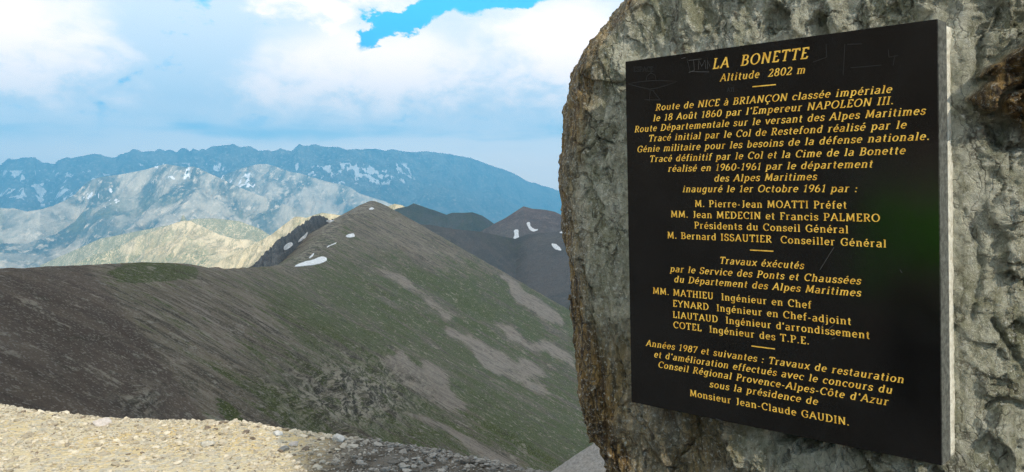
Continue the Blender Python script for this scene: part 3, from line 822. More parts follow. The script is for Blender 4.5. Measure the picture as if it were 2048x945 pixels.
low = sstep(-.1, -.45, v_) * sstep(-.05, -.25, u - .05 - .1 * fbm(u / .15, v_ / .3, .3, 3, 783)) * .65
brown = np.clip(rim * (1.0 + .6 * fbm(u / .09, v_ / .18, w_ / .1, 3, 785)) + low + ch * 1.5, 0, 1)
pts = np.concatenate([np.repeat(pts[:1].mean(1, keepdims=True), NC, 1), pts, np.repeat(pts[-1:].mean(1, keepdims=True) + np.array((0, .05, 0)), NC, 1)])
brown = np.concatenate([brown[:1], brown, brown[-1:]])
Vb = pts.reshape(-1, 3)
faces_b = grid_faces(len(vv) + 2, NC, True)
m_rock, t, setp = material('schist')
o_ = t.obj()
fol = t.mapping(o_, (1, .32, .8), (0, 0, math.radians(20)))
k1 = t.noise(fol, 12, 9, .76, .8); k2 = t.noise(fol, 55, 8, .78, .4); k3 = t.noise(o_, 85, 7, .82); k4 = t.noise(o_, 5, 6, .6)
c = t.mix(t.step(k1, .38, .60), (.42, .415, .27), (.86, .85, .68))
c = t.mix(t.math('MULTIPLY', t.step(k2, .48, .70), .9), c, (.82, .81, .68))
c = t.mix(t.math('MULTIPLY', t.step(k2, .47, .32), .75), c, (.13, .13, .09))
c = t.mix(t.math('MULTIPLY', t.step(k4, .50, .62), .7), c, t.mix(t.step(k2, .4, .62), (.14, .145, .07), (.38, .385, .23)))
c = t.mix(t.math('MULTIPLY', t.step(t.noise(fol, 3.2, 7, .65, .5), .55, .66), .6), c, t.mix(t.step(k2, .4, .6), (.19, .18, .135), (.46, .445, .37)))
bm_ = t.math('MULTIPLY', t.attr('brown'), t.step(k1, .05, .34))
c = t.mix(t.math('MULTIPLY', bm_, .97), c, t.mix(t.step(t.noise(t.mapping(o_, (1, .07, 1), (0, 0, -.10)), 60, 7, .75, .5), .40, .62), (.055, .026, .008), (.52, .33, .11)))
# fractures along and across the foliation
fw = t.n('ShaderNodeVectorMath', operation='ADD'); t.link(t.mapping(o_, (9, 3.6, 7), (0, 0, math.radians(24))), fw.inputs[0])
nv = t.n('ShaderNodeTexNoise'); t.link(o_, nv.inputs['Vector']); nv.inputs['Scale'].default_value = 14; nv.inputs['Detail'].default_value = 6
sv = t.n('ShaderNodeVectorMath', operation='SCALE'); t.link(nv.outputs[1], sv.inputs[0]); sv.inputs['Scale'].default_value = .9
t.link(sv.outputs[0], fw.inputs[1])
ed1 = t.voronoi(fw.outputs[0], 1.0, 'DISTANCE_TO_EDGE'); ed2 = t.voronoi(fw.outputs[0], 3.1, 'DISTANCE_TO_EDGE')
fr1 = t.math('MULTIPLY', t.step(ed1, .035, .0), t.step(k4, .40, .56)); fr2 = t.math('MULTIPLY', t.step(ed2, .07, .0), t.step(k1, .42, .60))
frac = t.math('MAXIMUM', fr1, t.math('MULTIPLY', fr2, .8))
c = t.mix(t.math('MULTIPLY', frac, .65), c, (.05, .045, .03))
rust = t.math('MULTIPLY', t.step(t.noise(o_, 12, 6, .6, .6), .63, .72), .6)
c = t.mix(rust, c, (.19, .10, .05))
c = t.mix(t.math('MULTIPLY', t.step(k3, .54, .63), .85), c, (.92, .92, .82))
c = t.mix(t.math('MULTIPLY', t.step(k3, .45, .36), .5), c, (.09, .092, .06))
setp(c, t.step(k3, .3, .7, .72, .42), .45, t.math('ADD', t.math('MULTIPLY', k2, .7), t.math('SUBTRACT', t.math('MULTIPLY', k3, 1.4), t.math('MULTIPLY', frac, .5))), 1.0, .018)
boulder = link_mesh('boulder', Vb, faces_b, m_rock, attrs={'brown': brown})
boulder.matrix_world = PM
tag(boulder, 'huge upright grey green schist boulder with a rusty brown edge, carrying the black plaque', 'boulder')

# ------------------------------------------------------------------ the plaque
plaque = bpy.data.objects.new('plaque', None)
COL.objects.link(plaque)
plaque.empty_display_size = .1
plaque.matrix_world = PM @ Matrix.Translation((0, -PHT / 2, 0))
tag(plaque, 'polished black stone plaque with gold French inscription fixed to the boulder', 'plaque')
T0 = PHT / 2
def box_mesh(name, x0, x1, y0, y1, z0, z1, mat, bev, cuts=0):
    bm = bmesh.new()
    bmesh.ops.create_cube(bm, size=1)
    for v in bm.verts:
        v.co = ((x0 + x1) / 2 + v.co.x * (x1 - x0), (y0 + y1) / 2 + v.co.y * (y1 - y0), (z0 + z1) / 2 + v.co.z * (z1 - z0))
    bmesh.ops.bevel(bm, geom=bm.edges[:], offset=bev, segments=2, affect='EDGES')
    me = bpy.data.meshes.new(name); bm.to_mesh(me); bm.free()
    me.materials.append(mat)
    o = bpy.data.objects.new(name, me); COL.objects.link(o); o.parent = plaque
    return o
m_slab, t, setp = material('black_granite')
o_ = t.obj()
gm_ = t.n('ShaderNodeNewGeometry')
q1 = t.noise(o_, 600, 3, .6); q2 = t.noise(o_, 5, 7, .65, .8); q3 = t.noise(t.mapping(o_, (1, .12, 1), (0, 0, .6)), 60, 4, .7)
nz = t.n('ShaderNodeTexCoord').outputs['Normal']
sp_ = t.n('ShaderNodeSeparateXYZ'); t.link(nz, sp_.inputs[0])
front = t.math('GREATER_THAN', sp_.outputs[2], .8)
fc = t.mix(t.step(q2, .35, .75), (.0035, .0035, .0035), (.008, .008, .008))
fc = t.mix(t.math('MULTIPLY', t.step(q3, .66, .78), .35), fc, (.05, .05, .05))
fc = t.mix(t.step(q1, .66, .72), fc, (.03, .03, .03))
rc = t.mix(t.step(t.noise(o_, 70, 6, .7), .35, .65), (.045, .05, .046), (.17, .18, .165))
setp(t.mix(front, rc, fc), t.math('SUBTRACT', .62, t.math('MULTIPLY', front, t.step(q2, .3, .7, .50, .46))), .65, t.math('MULTIPLY', t.math('SUBTRACT', 1.0, front), t.noise(o_, 110, 5, .7)), .6, .004)
box_mesh('slab', -PW / 2, PW / 2, 0, PHT, -.056, 0, m_slab, .0012)
m_mor, t, setp = material('pale_mortar')
n = t.noise(t.obj(), 60, 6, .7)
setp(t.mix(t.step(n, .3, .6), (.50, .47, .38), (.74, .73, .64)), .9, .1, n, .7, .006)
bo = []
nb_ = 120
for i in range(nb_):
    y = .004 + (PHT - .012) * i / (nb_ - 1)
    wob = .0012 * float(vnoise(y / .03, .5, .2, 811)) + .001 * float(vnoise(y / .009, .5, .2, 812))
    bo += [(-.385, y, -.0565), (-.385, y, -.102), (PW / 2 - .002 + wob * .6, y, -.0565), (PW / 2 - .001 + wob, y, -.070), (PW / 2 + .000 + wob * 1.5, y, -.102)]
fcs = []
for i in range(nb_ - 1):
    a = i * 5; b = a + 5
    fcs += [(a + 2, a + 3, b + 3, b + 2), (a + 3, a + 4, b + 4, b + 3), (a, a + 2, b + 2, b), (a + 1, a, b, b + 1), (a + 4, a + 1, b + 1, b + 4)]
fcs += [(0, 1, 4, 3, 2), tuple(x + (nb_ - 1) * 5 for x in (2, 3, 4, 1, 0))]
link_mesh('mortar_bed', bo, fcs, m_mor, plaque)

# ---- lettering: a small flared serif alphabet drawn as nib strokes
def arc(cx, cy, rx, ry, a0, a1, n=None):
    n = n or max(5, int(abs(a1 - a0) / 18) + 1)
    return [(cx + rx * math.cos(math.radians(a)), cy + ry * math.sin(math.radians(a))) for a in np.linspace(a0, a1, n)]
def ser(x, y, l=.10, r=.10):
    return [(x - l, y), (x + r, y)]
def stem(x, y0=0, y1=1, s0=1, s1=1):
    o = [[(x, y0), (x, y1)]]
    if s0: o.append(ser(x, y0 + .03, .15, .15))
    if s1: o.append(ser(x, y1 - .03, .15, .15 if y1 < 2 else 0))
    return o
X = .69
def half(x, y): return [[(x, 0), (x, y)], ser(x, .03, .13, .13), [(x - .13, y - .035), (x, y - .03)]]
G = {}
G['A'] = (.80, [[(.06, 0), (.40, 1)], [(.40, 1), (.74, 0)], [(.18, .33), (.62, .33)], ser(.06, .03), ser(.74, .03)])
G['B'] = (.70, stem(.16, 0, 1) + [[(.16, .97), (.36, .97)] + arc(.36, .75, .20, .22, 80, -80) + [(.36, .53), (.16, .53)], [(.36, .53)] + arc(.38, .28, .24, .25, 80, -80) + [(.36, .03), (.16, .03)]])
G['C'] = (.76, [arc(.44, .5, .36, .48, 48, 312), [(.68, .70), (.68, .95)]])
G['D'] = (.80, stem(.16) + [[(.16, .97), (.34, .97)] + arc(.34, .5, .38, .47, 85, -85) + [(.34, .03), (.16, .03)]])
G['E'] = (.62, stem(.16, s0=0, s1=0) + [[(.03, .97), (.52, .97), (.54, .80)], [(.16, .52), (.44, .52)], [(.03, .03), (.54, .03), (.57, .22)]])
G['F'] = (.58, stem(.16, s1=0) + [[(.03, .97), (.52, .97), (.54, .80)], [(.16, .52), (.44, .52)]])
G['G'] = (.82, [arc(.45, .5, .37, .48, 48, 318), [(.71, .08), (.71, .44), (.50, .44)], [(.69, .72), (.69, .95)]])
G['H'] = (.80, stem(.16) + stem(.64) + [[(.16, .52), (.64, .52)]])
G['I'] = (.34, stem(.17))
G['J'] = (.46, [[(.30, 1), (.30, .2)] + arc(.16, .18, .14, .19, 0, -110), ser(.30, .97, .15, .12)])
G['L'] = (.60, stem(.16, s0=0) + [[(.03, .03), (.52, .03), (.56, .24)]])
G['M'] = (.98, [[(.13, 0), (.19, 1)], [(.19, 1), (.49, .12)], [(.49, .12), (.79, 1)], [(.79, 1), (.85, 0)], ser(.13, .03), ser(.85, .03), ser(.15, .97, .10, .04), ser(.83, .97, .04, .10)])
G['N'] = (.84, [[(.15, 0), (.15, 1)], [(.15, 1), (.69, 0)], [(.69, 0), (.69, 1)], ser(.15, .03), ser(.69, .97), ser(.12, .97, .09, .03)])
G['O'] = (.86, [arc(.43, .5, .36, .48, 0, 360, 25)])
G['P'] = (.66, stem(.16) + [[(.16, .97), (.36, .97)] + arc(.36, .71, .23, .26, 80, -80) + [(.36, .45), (.16, .45)]])
G['R'] = (.72, stem(.16) + [[(.16, .97), (.36, .97)] + arc(.36, .73, .22, .24, 80, -80) + [(.36, .49), (.16, .49)], [(.34, .49), (.66, .02)], ser(.66, .03, .05, .07)])
G['S'] = (.60, [arc(.30, .74, .21, .24, 35, 250) + arc(.30, .26, .23, .26, 70, -145), [(.49, .75), (.50, .96)], [(.10, .06), (.09, .28)]])
G['T'] = (.70, stem(.35, s1=0) + [[(.04, .80), (.06, .97), (.64, .97), (.66, .80)]])
G['U'] = (.80, [[(.16, 1), (.16, .32)] + arc(.40, .32, .24, .31, 180, 360) + [(.64, 1)], ser(.16, .97, .13, .12), ser(.64, .97, .12, .11)])
G['V'] = (.78, [[(.06, 1), (.39, 0)], [(.39, 0), (.72, 1)], ser(.06, .97), ser(.72, .97)])
G['X'] = (.78, [[(.08, 1), (.70, 0)], [(.70, 1), (.08, 0)], ser(.08, .97), ser(.70, .97), ser(.08, .03), ser(.70, .03)])
G['Y'] = (.74, [[(.05, 1), (.37, .47)], [(.69, 1), (.37, .47)], [(.37, .50), (.37, 0)], ser(.05, .97), ser(.69, .97), ser(.37, .03, .14, .14)])
G['a'] = (.60, [arc(.28, X - .17, .19, .15, 160, 20) + [(.47, .42), (.47, .02)], arc(.26, .18, .19, .17, 80, 340) , [(.26, .35), (.47, .40)], ser(.50, .03, .02, .08)])
G['b'] = (.64, [[(.15, 0), (.15, 1)], ser(.12, .97, .10, .03), arc(.34, X / 2, .22, X / 2 - .02, 150, -150)])
G['c'] = (.54, [arc(.31, X / 2, .24, X / 2 - .02, 50, 310), [(.47, .50), (.47, .64)]])
G['d'] = (.66, [[(.50, 0), (.50, 1)], ser(.47, .97, .10, .03), ser(.52, .03, .02, .08), arc(.31, X / 2, .23, X / 2 - .02, 30, 330)])
G['e'] = (.58, [[(.08, .37), (.51, .37)] + arc(.30, X / 2 + .02, .22, X / 2 - .04, 5, 180)[1:] + arc(.30, X / 2, .23, X / 2 - .02, 180, 315)[1:]])
G['f'] = (.40, [[(.17, 0), (.17, .80)] + arc(.30, .80, .13, .19, 180, 50), ser(.17, .03, .12, .13), [(.02, X - .04), (.36, X - .04)]])
G['g'] = (.62, [[(.48, X), (.48, -.10)] + arc(.28, -.10, .20, .18, 0, -150), arc(.30, X / 2, .22, X / 2 - .02, 30, 330), ser(.50, X - .03, .02, .08)])
G['h'] = (.68, [[(.15, 0), (.15, 1)], ser(.12, .97, .10, .03), ser(.15, .03, .12, .11), [(.15, .45)] + arc(.34, X - .21, .19, .19, 160, 0) + [(.53, 0)], ser(.53, .03, .11, .11)])
G['i'] = (.32, half(.16, X) + [[(.16, .86), (.16, .98)]])
G['j'] = (.32, [[(.18, X), (.18, -.12)] + arc(.06, -.12, .12, .15, 0, -110), [(.05, X - .035), (.18, X - .03)], [(.18, .86), (.18, .98)]])
G['l'] = (.32, [[(.16, 0), (.16, 1)], ser(.13, .97, .11, .03), ser(.16, .03, .13, .13)])
G['m'] = (1.0, half(.15, X) + [[(.15, .45)] + arc(.33, X - .20, .18, .18, 160, 0) + [(.51, 0)], [(.51, .45)] + arc(.68, X - .20, .17, .18, 160, 0) + [(.85, 0)], ser(.51, .03), ser(.85, .03)])
G['n'] = (.68, half(.15, X) + [[(.15, .45)] + arc(.34, X - .20, .19, .18, 160, 0) + [(.53, 0)], ser(.53, .03, .11, .11)])
G['o'] = (.62, [arc(.31, X / 2, .24, X / 2 - .02, 0, 360, 21)])
G['p'] = (.66, [[(.15, -.28), (.15, X)], ser(.15, -.25, .12, .12), ser(.11, X - .03, .09, .03), arc(.35, X / 2, .22, X / 2 - .02, 150, -150)])
G['r'] = (.48, half(.15, X) + [[(.15, .42)] + arc(.33, X - .20, .18, .18, 165, 55)])
G['s'] = (.48, [arc(.25, X - .175, .16, .165, 30, 250) + arc(.24, .175, .18, .165, 70, -150), [(.40, .52), (.40, .64)], [(.08, .05), (.07, .18)]])
G['t'] = (.42, [[(.18, .90), (.18, .16)] + arc(.30, .15, .12, .13, 180, 300), [(.03, X - .04), (.36, X - .04)]])
G['u'] = (.68, [[(.14, X), (.14, .22)] + arc(.31, .21, .17, .19, 180, 340), [(.52, X), (.52, .0)], [(.03, X - .03), (.14, X - .03)], [(.41, X - .03), (.52, X - .03)], ser(.54, .03, .02, .08)])
G['v'] = (.60, [[(.05, X), (.30, 0)], [(.30, 0), (.55, X)], ser(.05, X - .03, .07, .09), ser(.55, X - .03, .09, .07)])
G['x'] = (.60, [[(.07, X), (.53, 0)], [(.53, X), (.07, 0)], ser(.07, X - .03, .07, .09), ser(.53, X - .03, .09, .07), ser(.07, .03, .07, .09), ser(.53, .03, .09, .07)])
G['z'] = (.54, [[(.07, X - .03), (.47, X - .03), (.07, .03), (.48, .03)]])
G['0'] = (.64, [arc(.32, .5, .25, .48, 0, 360, 23)])
G['1'] = (.46, [[(.08, .82), (.25, .96), (.25, 0)], ser(.25, .03, .15, .15)])
G['2'] = (.60, [arc(.29, .73, .21, .25, 165, -30) + [(.06, .03), (.52, .03), (.54, .2)]])
G['6'] = (.62, [arc(.31, .29, .23, .27, 0, 360, 21), [(.085, .30)] + arc(.40, .34, .31, .62, 178, 95)])
G['7'] = (.58, [[(.06, .78), (.07, .97), (.52, .97), (.22, 0)]])
G['8'] = (.62, [arc(.31, .75, .19, .22, 0, 360, 19), arc(.31, .27, .23, .25, 0, 360, 21)])
G['9'] = (.62, [arc(.31, .70, .23, .27, 0, 360, 21), [(.535, .70)] + arc(.22, .66, .31, .62, 2, -85)])
G['.'] = (.28, [[(.13, .0), (.13, .14)]])
G[':'] = (.28, [[(.13, .0), (.13, .14)], [(.13, .46), (.13, .60)]])
G["'"] = (.24, [[(.13, .98), (.10, .72)]])
G['-'] = (.40, [[(.06, .34), (.33, .34)]])
def acc(ch, kind):
    w, s_ = G[ch]; c = w / 2; y = .84 if ch.islower() else 1.10
    e = {'acute': [[(c - .04, y), (c + .12, y + .16)]], 'grave': [[(c - .13, y + .16), (c + .04, y)]], 'circ': [[(c - .15, y), (c, y + .15)], [(c, y + .15), (c + .15, y)]],
         'ced': [[(c, -.02), (c + .04, -.14)] + arc(c, -.20, .09, .08, 60, -130)]}[kind]
    return (w, s_ + e)
for ch, b, k in (('é', 'e', 'acute'), ('à', 'a', 'grave'), ('û', 'u', 'circ'), ('ô', 'o', 'circ'), ('Ç', 'C', 'ced')):
    G[ch] = acc(b, k)
def ribbon(pl, nx_, ny_):
    P_ = [p_ for i, p_ in enumerate(pl) if i == 0 or math.dist(p_, pl[i - 1]) > 1e-4]
    closed = math.dist(P_[0], P_[-1]) < 1e-3
    if closed: P_ = P_[:-1]
    n = len(P_); L, R = [], []
    for i in range(n):
        a = P_[i - 1] if (i > 0 or closed) else None; b = P_[(i + 1) % n] if (i < n - 1 or closed) else None
        ds = []
        if a: ds.append(np.array(P_[i]) - a)
        if b: ds.append(np.array(b) - P_[i])
        ds = [q / np.linalg.norm(q) for q in ds]
        tg = sum(ds); tg = tg / (np.linalg.norm(tg) + 1e-9)
        nm = np.array((-tg[1], tg[0]))
        h = math.hypot(nx_ * nm[0], ny_ * nm[1])
        if len(ds) == 2:
            h /= max(.6, abs(float(nm @ np.array((-ds[0][1], ds[0][0])))))
        L.append(np.array(P_[i]) + nm * h); R.append(np.array(P_[i]) - nm * h)
    vs = L + R
    rg = range(n) if closed else range(n - 1)
    return vs, [(i, n + i, n + (i + 1) % n, (i + 1) % n) for i in rg]
def text_mesh(name, text, a, b, cap, ital, mat, nib=(.080, .046), lift=.0004):
    a = np.array(a); b = np.array(b); L = np.linalg.norm(b - a); ex = (b - a) / L; ey = np.array((-ex[1], ex[0]))
    adv = [(.36 if ch == ' ' else G[ch][0]) for ch in text]
    sc = cap
    nat = sum(adv) * sc
    hs = min(1.0, L / nat) if nat > L else 1.0
    extra = (L - nat * hs) / max(1, len(text) - 1)
    if extra > .16 * sc: hs = min(1.25, (L - .16 * sc * (len(text) - 1)) / nat); extra = (L - nat * hs) / max(1, len(text) - 1)
    V_, F_, x = [], [], 0.0
    for ch, w in zip(text, adv):
        if ch != ' ':
            for k, st in enumerate(G[ch][1]):
                sk = [(p_[0] + (.20 * p_[1] if ital else 0), p_[1]) for p_ in st]
                vs, fs = ribbon(sk, *nib)
                o_ = len(V_)
                for q in vs:
                    w2 = a + ex * (x + q[0] * sc * hs) + ey * (q[1] * sc)
                    V_.append((w2[0], w2[1] + T0, lift + k * 3e-5))
                F_ += [tuple(o_ + i for i in f_) for f_ in fs]
        x += w * sc * hs + extra
    return link_mesh(name, V_, F_, mat, plaque, smooth=False)
m_gold, t, setp = material('gilding')
n = t.noise(t.obj(), 55, 5, .65)
setp(t.mix(t.step(n, .32, .62), (.68, .35, .035), (1.0, .63, .11)), .5, .3)
C_ = .0170
LINES = [
 ("LA  BONETTE", 1425, 138.4, 1615, 117.4, .0255, 1), ("Altitude  2802 m", 1440, 163.3, 1610, 147, .0180, 1),
 ("Route de NICE à BRIANÇON classée impériale", 1311, 221.8, 1783, 185.8, C_, 1),
 ("le 18 Août 1860 par l'Empereur NAPOLEON III.", 1306, 243.1, 1787, 208.7, C_, 1),
 ("Route Départementale sur le versant des Alpes Maritimes", 1269, 265.3, 1850, 229.3, C_, 1),
 ("Tracé initial par le Col de Restefond réalisé par le", 1297, 283.6, 1812, 257.1, C_, 1),
 ("Génie militaire pour les besoins de la défense nationale.", 1274, 305.2, 1859, 280, C_, 1),
 ("Tracé définitif par le Col et la Cime de la Bonette", 1299, 324.6, 1810, 308.5, C_, 1),
 ("réalisé en 1960-1961 par le département", 1336, 344, 1745, 335.5, C_, 1),
 ("des Alpes Maritimes", 1428, 363.6, 1633, 360.4, C_, 1),
 ("inauguré le 1er Octobre 1961 par :", 1365, 384.8, 1714, 384.6, C_, 1),
 ("M. Pierre-Jean MOATTI Préfet", 1390, 414.1, 1694, 417.8, C_, 0),
 ("MM. Jean MEDECIN et Francis PALMERO", 1342, 434.9, 1760, 444, C_, 0),
 ("Présidents du Conseil Général", 1389, 457.2, 1697, 467, C_, 0),
 ("M. Bernard ISSAUTIER  Conseiller Général", 1335, 476.9, 1773, 495.4, C_, 0),
 ("Travaux éxécutés", 1439, 527.5, 1607, 538.5, C_, 1),
 ("par le Service des Ponts et Chaussées", 1340, 543.8, 1721, 569.4, C_, 1),
 ("du Département des Alpes Maritimes", 1348, 564.6, 1721, 593.4, C_, 1),
 ("MM. MATHIEU  Ingénieur en Chef", 1306, 587.7, 1623, 617.5, C_, 0),
 ("EYNARD  Ingénieur en Chef-adjoint", 1346, 613.2, 1703, 650.6, C_, 0),
 ("LIAUTAUD  Ingénieur d'arrondissement", 1346, 635.6, 1740, 678.5, C_, 0),
 ("COTEL  Ingénieur des T.P.E.", 1347, 656, 1619, 689.5, C_, 0),
 ("Années 1987 et suivantes : Travaux de restauration", 1292, 692, 1807, 766.9, C_, 1),
 ("et d'amélioration effectués avec le concours du", 1308, 714.6, 1784, 788.1, C_, 1),
 ("Conseil Régional Provence-Alpes-Côte d'Azur", 1316, 735.1, 1776, 811.3, C_, 1),
 ("sous la présidence de", 1419, 774.4, 1635, 810.5, C_, 1),
 ("Monsieur Jean-Claude GAUDIN.", 1380, 792.4, 1699, 851.8, C_, 0)]
for s_, xa, ya, xb, yb, cp_, it in LINES:
    text_mesh('inscription_line', s_, uv_at(xa, ya), uv_at(xb, yb), cp_, it, m_gold)
for xa, ya, xb, yb in ((1505, 174, 1552, 169.6), (1500, 500.6, 1547, 502.8), (1503, 692.4, 1550, 698.4)):
    a, b = np.array(uv_at(xa, ya)), np.array(uv_at(xb, yb))
    link_mesh('divider_rule', [(a[0], a[1] + T0 - .0014, .0004), (b[0], b[1] + T0 - .0014, .0004), (b[0], b[1] + T0 + .0014, .0004), (a[0], a[1] + T0 + .0014, .0004)], [(0, 1, 2, 3)], m_gold, plaque)

# scratched graffiti and wear
m_scr, t, setp = material('scratch')
setp((.035, .035, .034), .7, .2)
m_scb, t, setp = material('pale_scratch')
setp((.10, .10, .097), .7, .2)
def scratch(strokes, mat, nib):
    V_, F_ = [], []
    for k, st in enumerate(strokes):
        P_ = [tuple(np.array(uv_at(*q)) * 1000) for q in st]
        vs, fs = ribbon(P_, nib, nib); o_ = len(V_)
        V_ += [(q[0] / 1000, q[1] / 1000 + T0, .0002 + (k % 12) * 1.2e-5) for q in vs]
        F_ += [tuple(o_ + i for i in f_) for f_ in fs]
    link_mesh('scratch_marks', V_, F_, mat, plaque, smooth=False)
def cr(x, y): return (1240 + x * .3271, 20 + y * .3271)
ufo = [[cr(*q) for q in ((50, 452), (120, 440), (200, 433), (280, 434), (350, 438), (290, 460), (230, 478), (180, 485), (110, 470), (52, 454))],
       [cr(*q) for q in ((160, 438), (165, 405), (190, 385), (215, 400), (222, 435))], [cr(*q) for q in ((175, 490), (210, 494))],
       [cr(*q) for q in ((185, 498), (178, 560))], [cr(*q) for q in ((205, 498), (245, 550))], [cr(*q) for q in ((150, 550), (250, 552))],
       [cr(*q) for q in ((410, 300), (430, 380))], [cr(*q) for q in ((1375, 210), (1365, 400))], [cr(*q) for q in ((1390, 212), (1480, 208))], [cr(*q) for q in ((1410, 355), (1600, 338))],
       [cr(*q) for q in ((1640, 240), (1645, 290), (1700, 280))], [cr(*q) for q in ((1680, 280), (1670, 340))], [cr(*q) for q in ((1260, 210), (1265, 290), (1180, 320))]]
for w_, x_, y_, s_ in (("ESPACE", 82, 378, 30), ("ATI", 655, 500, 24)):
    xx_ = x_
    for ch in w_:
        for st in G[ch][1]:
            ufo.append([cr(xx_ + q[0] * s_, y_ - q[1] * s_) for q in st])
        xx_ += G[ch][0] * s_
scratch(ufo, m_scr, .55)
jm = [[cr(*q) for q in s_] for s_ in ([(420, 310), (500, 300)], [(450, 305), (455, 370), (420, 385)], [(425, 378), (545, 380)], [(480, 365), (482, 310), (500, 345), (520, 308), (525, 362)], [(535, 362), (535, 310), (550, 345)], [(375, 298), (400, 292)], [(1220, 590), (1245, 610)])]
jm += [[(1655, 660), (1668, 650)], [(1240 + 1010 * .407, 560 + 200 * .407), (1240 + 985 * .407, 560 + 240 * .407)], [(1240 + 1040 * .407, 560 + 292 * .407), (1240 + 1058 * .407, 560 + 285 * .407)], [(1800, 540), (1804, 546)], [(1432, 838), (1444, 842)], [(1640, 540), (1668, 495)]]
scratch(jm, m_scb, .5)

# ------------------------------------------------------------------ companion in a green jacket, left of the viewpoint, mirrored in the polish
def flat_mat(name, col, rough=.8):
    m, t, setp = material(name)
    n = t.noise(t.obj(), 40, 5, .6)
    setp(t.mix(t.step(n, .3, .7), tuple(q * .8 for q in col), col), rough, .3, n, .3, .004)
    return m
def skin(name, chains, mat, parent, root=0, sub=2):
    vs, rs, es, idx = [], [], [], {}
    for ch_ in chains:
        prev = None
        for p_ in ch_:
            key = tuple(round(q, 4) for q in p_[:3])
            if key not in idx:
                idx[key] = len(vs); vs.append(p_[:3]); rs.append(p_[3:] if len(p_) > 4 else (p_[3], p_[3]))
            if prev is not None and prev != idx[key]: es.append((prev, idx[key]))
            prev = idx[key]
    me = bpy.data.meshes.new(name); me.from_pydata(vs, es, [])
    o = bpy.data.objects.new(name, me); COL.objects.link(o); o.parent = parent
    o.modifiers.new('Skin', 'SKIN').use_smooth_shade = True
    if not me.skin_vertices:
        me.skin_vertices.new() if hasattr(me.skin_vertices, 'new') else None
    for i, q in enumerate(me.skin_vertices[0].data):
        q.radius = rs[i]; q.use_root = (i == root)
    sm = o.modifiers.new('Subdivision', 'SUBSURF'); sm.levels = sm.render_levels = sub
    me.materials.append(mat)
    return o
person = bpy.data.objects.new('person', None); COL.objects.link(person)
person.location = (-1.78, .40, 0); person.rotation_euler = (0, 0, math.radians(-64))     # local +Y looks at the plaque
tag(person, 'person in green jacket, seen only as a reflection in the right side of the plaque', 'person')
pf = flat_mat('skin_tone', (.55, .36, .27), .55); pg = flat_mat('green_cloth', (.20, .80, .02), .75); pt = flat_mat('dark_cloth', (.03, .03, .035), .9); ph = flat_mat('dark_hair', (.03, .02, .015), .6)
bch = [[(0, 0, .98, .12, .10), (0, 0, 1.18, .12, .09), (0, 0, 1.38, .13, .09), (0, .005, 1.50, .055, .055), (0, .02, 1.57, .068, .075), (0, .025, 1.66, .075, .092), (0, .015, 1.73, .05, .06)],
       [(0, .025, 1.66, .075, .092), (0, .105, 1.645, .014, .012), (0, .122, 1.632, .011, .010)]]
for sx1 in (-1, 1):
    bch.append([(0, 0, .98, .12, .10), (.10 * sx1, 0, .92, .085, .085), (.105 * sx1, .01, .50, .052, .055), (.11 * sx1, -.02, .10, .036, .04), (.115 * sx1, .05, .04, .04, .03), (.12 * sx1, .14, .03, .035, .022)])
    bch.append([(0, 0, 1.38, .13, .09), (.18 * sx1, -.01, 1.40, .052, .052), (.24 * sx1, -.03, 1.12, .040, .040), (.25 * sx1, .06, .88, .026, .028), (.25 * sx1, .085, .82, .036, .018), (.25 * sx1, .10, .78, .036, .016)])
    for j, (dx, ln) in enumerate(((-.028, .062), (-.009, .074), (.010, .070), (.028, .055))):
        bch.append([(.25 * sx1, .10, .78, .036, .016), (.25 * sx1 + dx, .106, .762, .009), (.25 * sx1 + dx * 1.05, .116, .762 - ln * .55, .0085), (.25 * sx1 + dx * 1.05, .112, .762 - ln, .007)])
    bch.append([(.25 * sx1, .085, .82, .036, .018), (.25 * sx1 - .040 * sx1, .11, .80, .010), (.25 * sx1 - .046 * sx1, .125, .765, .008)])
    bch.append([(0, .025, 1.66, .075, .092), (.078 * sx1, .01, 1.655, .012, .022)])
skin('body', bch, pf, person)
skin('jacket', [[(0, 0, 1.02, .185, .135), (0, 0, 1.15, .18, .13), (0, 0, 1.38, .175, .12), (0, 0, 1.47, .085, .08)]] + [[(0, 0, 1.38, .175, .12), (.19 * q, -.01, 1.405, .078, .078), (.245 * q, -.03, 1.12, .064, .064), (.25 * q, .05, .91, .045, .047)] for q in (-1, 1)], pg, person)
skin('trousers', [[(0, 0, 1.0, .16, .125), (.10 * q, 0, .90, .105, .105), (.105 * q, .01, .50, .078, .08), (.11 * q, -.015, .12, .062, .066)] for q in (-1, 1)], pt, person)
for q in (-1, 1):
    skin('shoe', [[(.11 * q, -.04, .055, .045, .045), (.115 * q, .05, .05, .048, .042), (.12 * q, .17, .04, .04, .03)]], pt, person)
    skin('eye', [[(.030 * q, .106, 1.668, .010, .010), (.031 * q, .109, 1.668, .010, .010)]], flat_mat('eye_dark', (.04, .03, .025), .2), person, sub=1)
skin('hair', [[(0, -.02, 1.60, .074, .06), (0, -.01, 1.70, .086, .09), (0, .01, 1.745, .07, .08)]], ph, person)
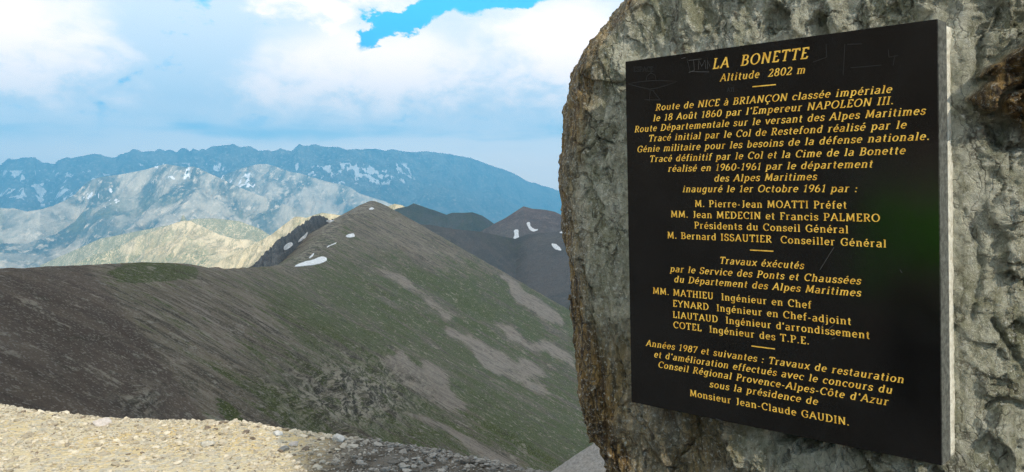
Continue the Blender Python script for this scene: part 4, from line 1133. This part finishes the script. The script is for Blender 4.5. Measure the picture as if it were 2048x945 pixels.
skin('mouth', [[(-.022, .104, 1.598, .005, .005), (0, .109, 1.597, .006, .006), (.022, .104, 1.598, .005, .005)]], flat_mat('lip_tone', (.40, .18, .15), .5), person, sub=1)

# ------------------------------------------------------------------ the cumulus overhead that shades the ridge (above and behind the frame)
m_cl, t, setp = material('cloud_vapour')
setp((.92, .92, .92), 1.0, 0.0)
HC = 2300.0
k = HC / math.tan(SUN_EL); hx, hy = math.sin(SUN_AZ), math.cos(SUN_AZ)
bm = bmesh.new(); bmesh.ops.create_icosphere(bm, subdivisions=5, radius=1)
cvx = np.array([q.co[:] for q in bm.verts]); cf = np.array([[q.index for q in g.verts] for g in bm.faces]); bm.free()
dd = 1 + .10 * fbm(cvx[:, 0] * 2.2, cvx[:, 1] * 2.2, cvx[:, 2] * 2.2, 4, 901) + .05 * np.abs(fbm(cvx[:, 0] * 7, cvx[:, 1] * 7, cvx[:, 2] * 7, 3, 905))
cvx = cvx * dd[:, None]
cvx[:, 2] = np.where(cvx[:, 2] < 0, cvx[:, 2] * .25, cvx[:, 2])
cvx = cvx * (1500, 1430, 420) + (150 + k * hx, 1480 + k * hy, HC)
structure(link_mesh('cloud', cvx, cf, m_cl))

# ------------------------------------------------------------------ mountain air
m_hz = bpy.data.materials.new('air'); m_hz.use_nodes = True
t = NT(m_hz.node_tree)
out = t.n('ShaderNodeOutputMaterial'); vol = t.n('ShaderNodeVolumePrincipled')
vol.inputs['Color'].default_value = (.16, .57, 1.0, 1)
vol.inputs['Density'].default_value = 1.0e-4
vol.inputs['Anisotropy'].default_value = 0.1
t.link(vol.outputs[0], out.inputs['Volume'])
bm = bmesh.new(); bmesh.ops.create_cube(bm, size=1)
for v in bm.verts:
    v.co = (v.co.x * 40000, 9200 + v.co.y * 24400, 250 + v.co.z * 3104)
me = bpy.data.meshes.new('haze'); bm.to_mesh(me); bm.free(); me.materials.append(m_hz)
hz = bpy.data.objects.new('haze', me); COL.objects.link(hz); hz['kind'] = 'stuff'
tag(hz, 'blue mountain haze filling the air out to the far range', 'haze', kind='stuff')
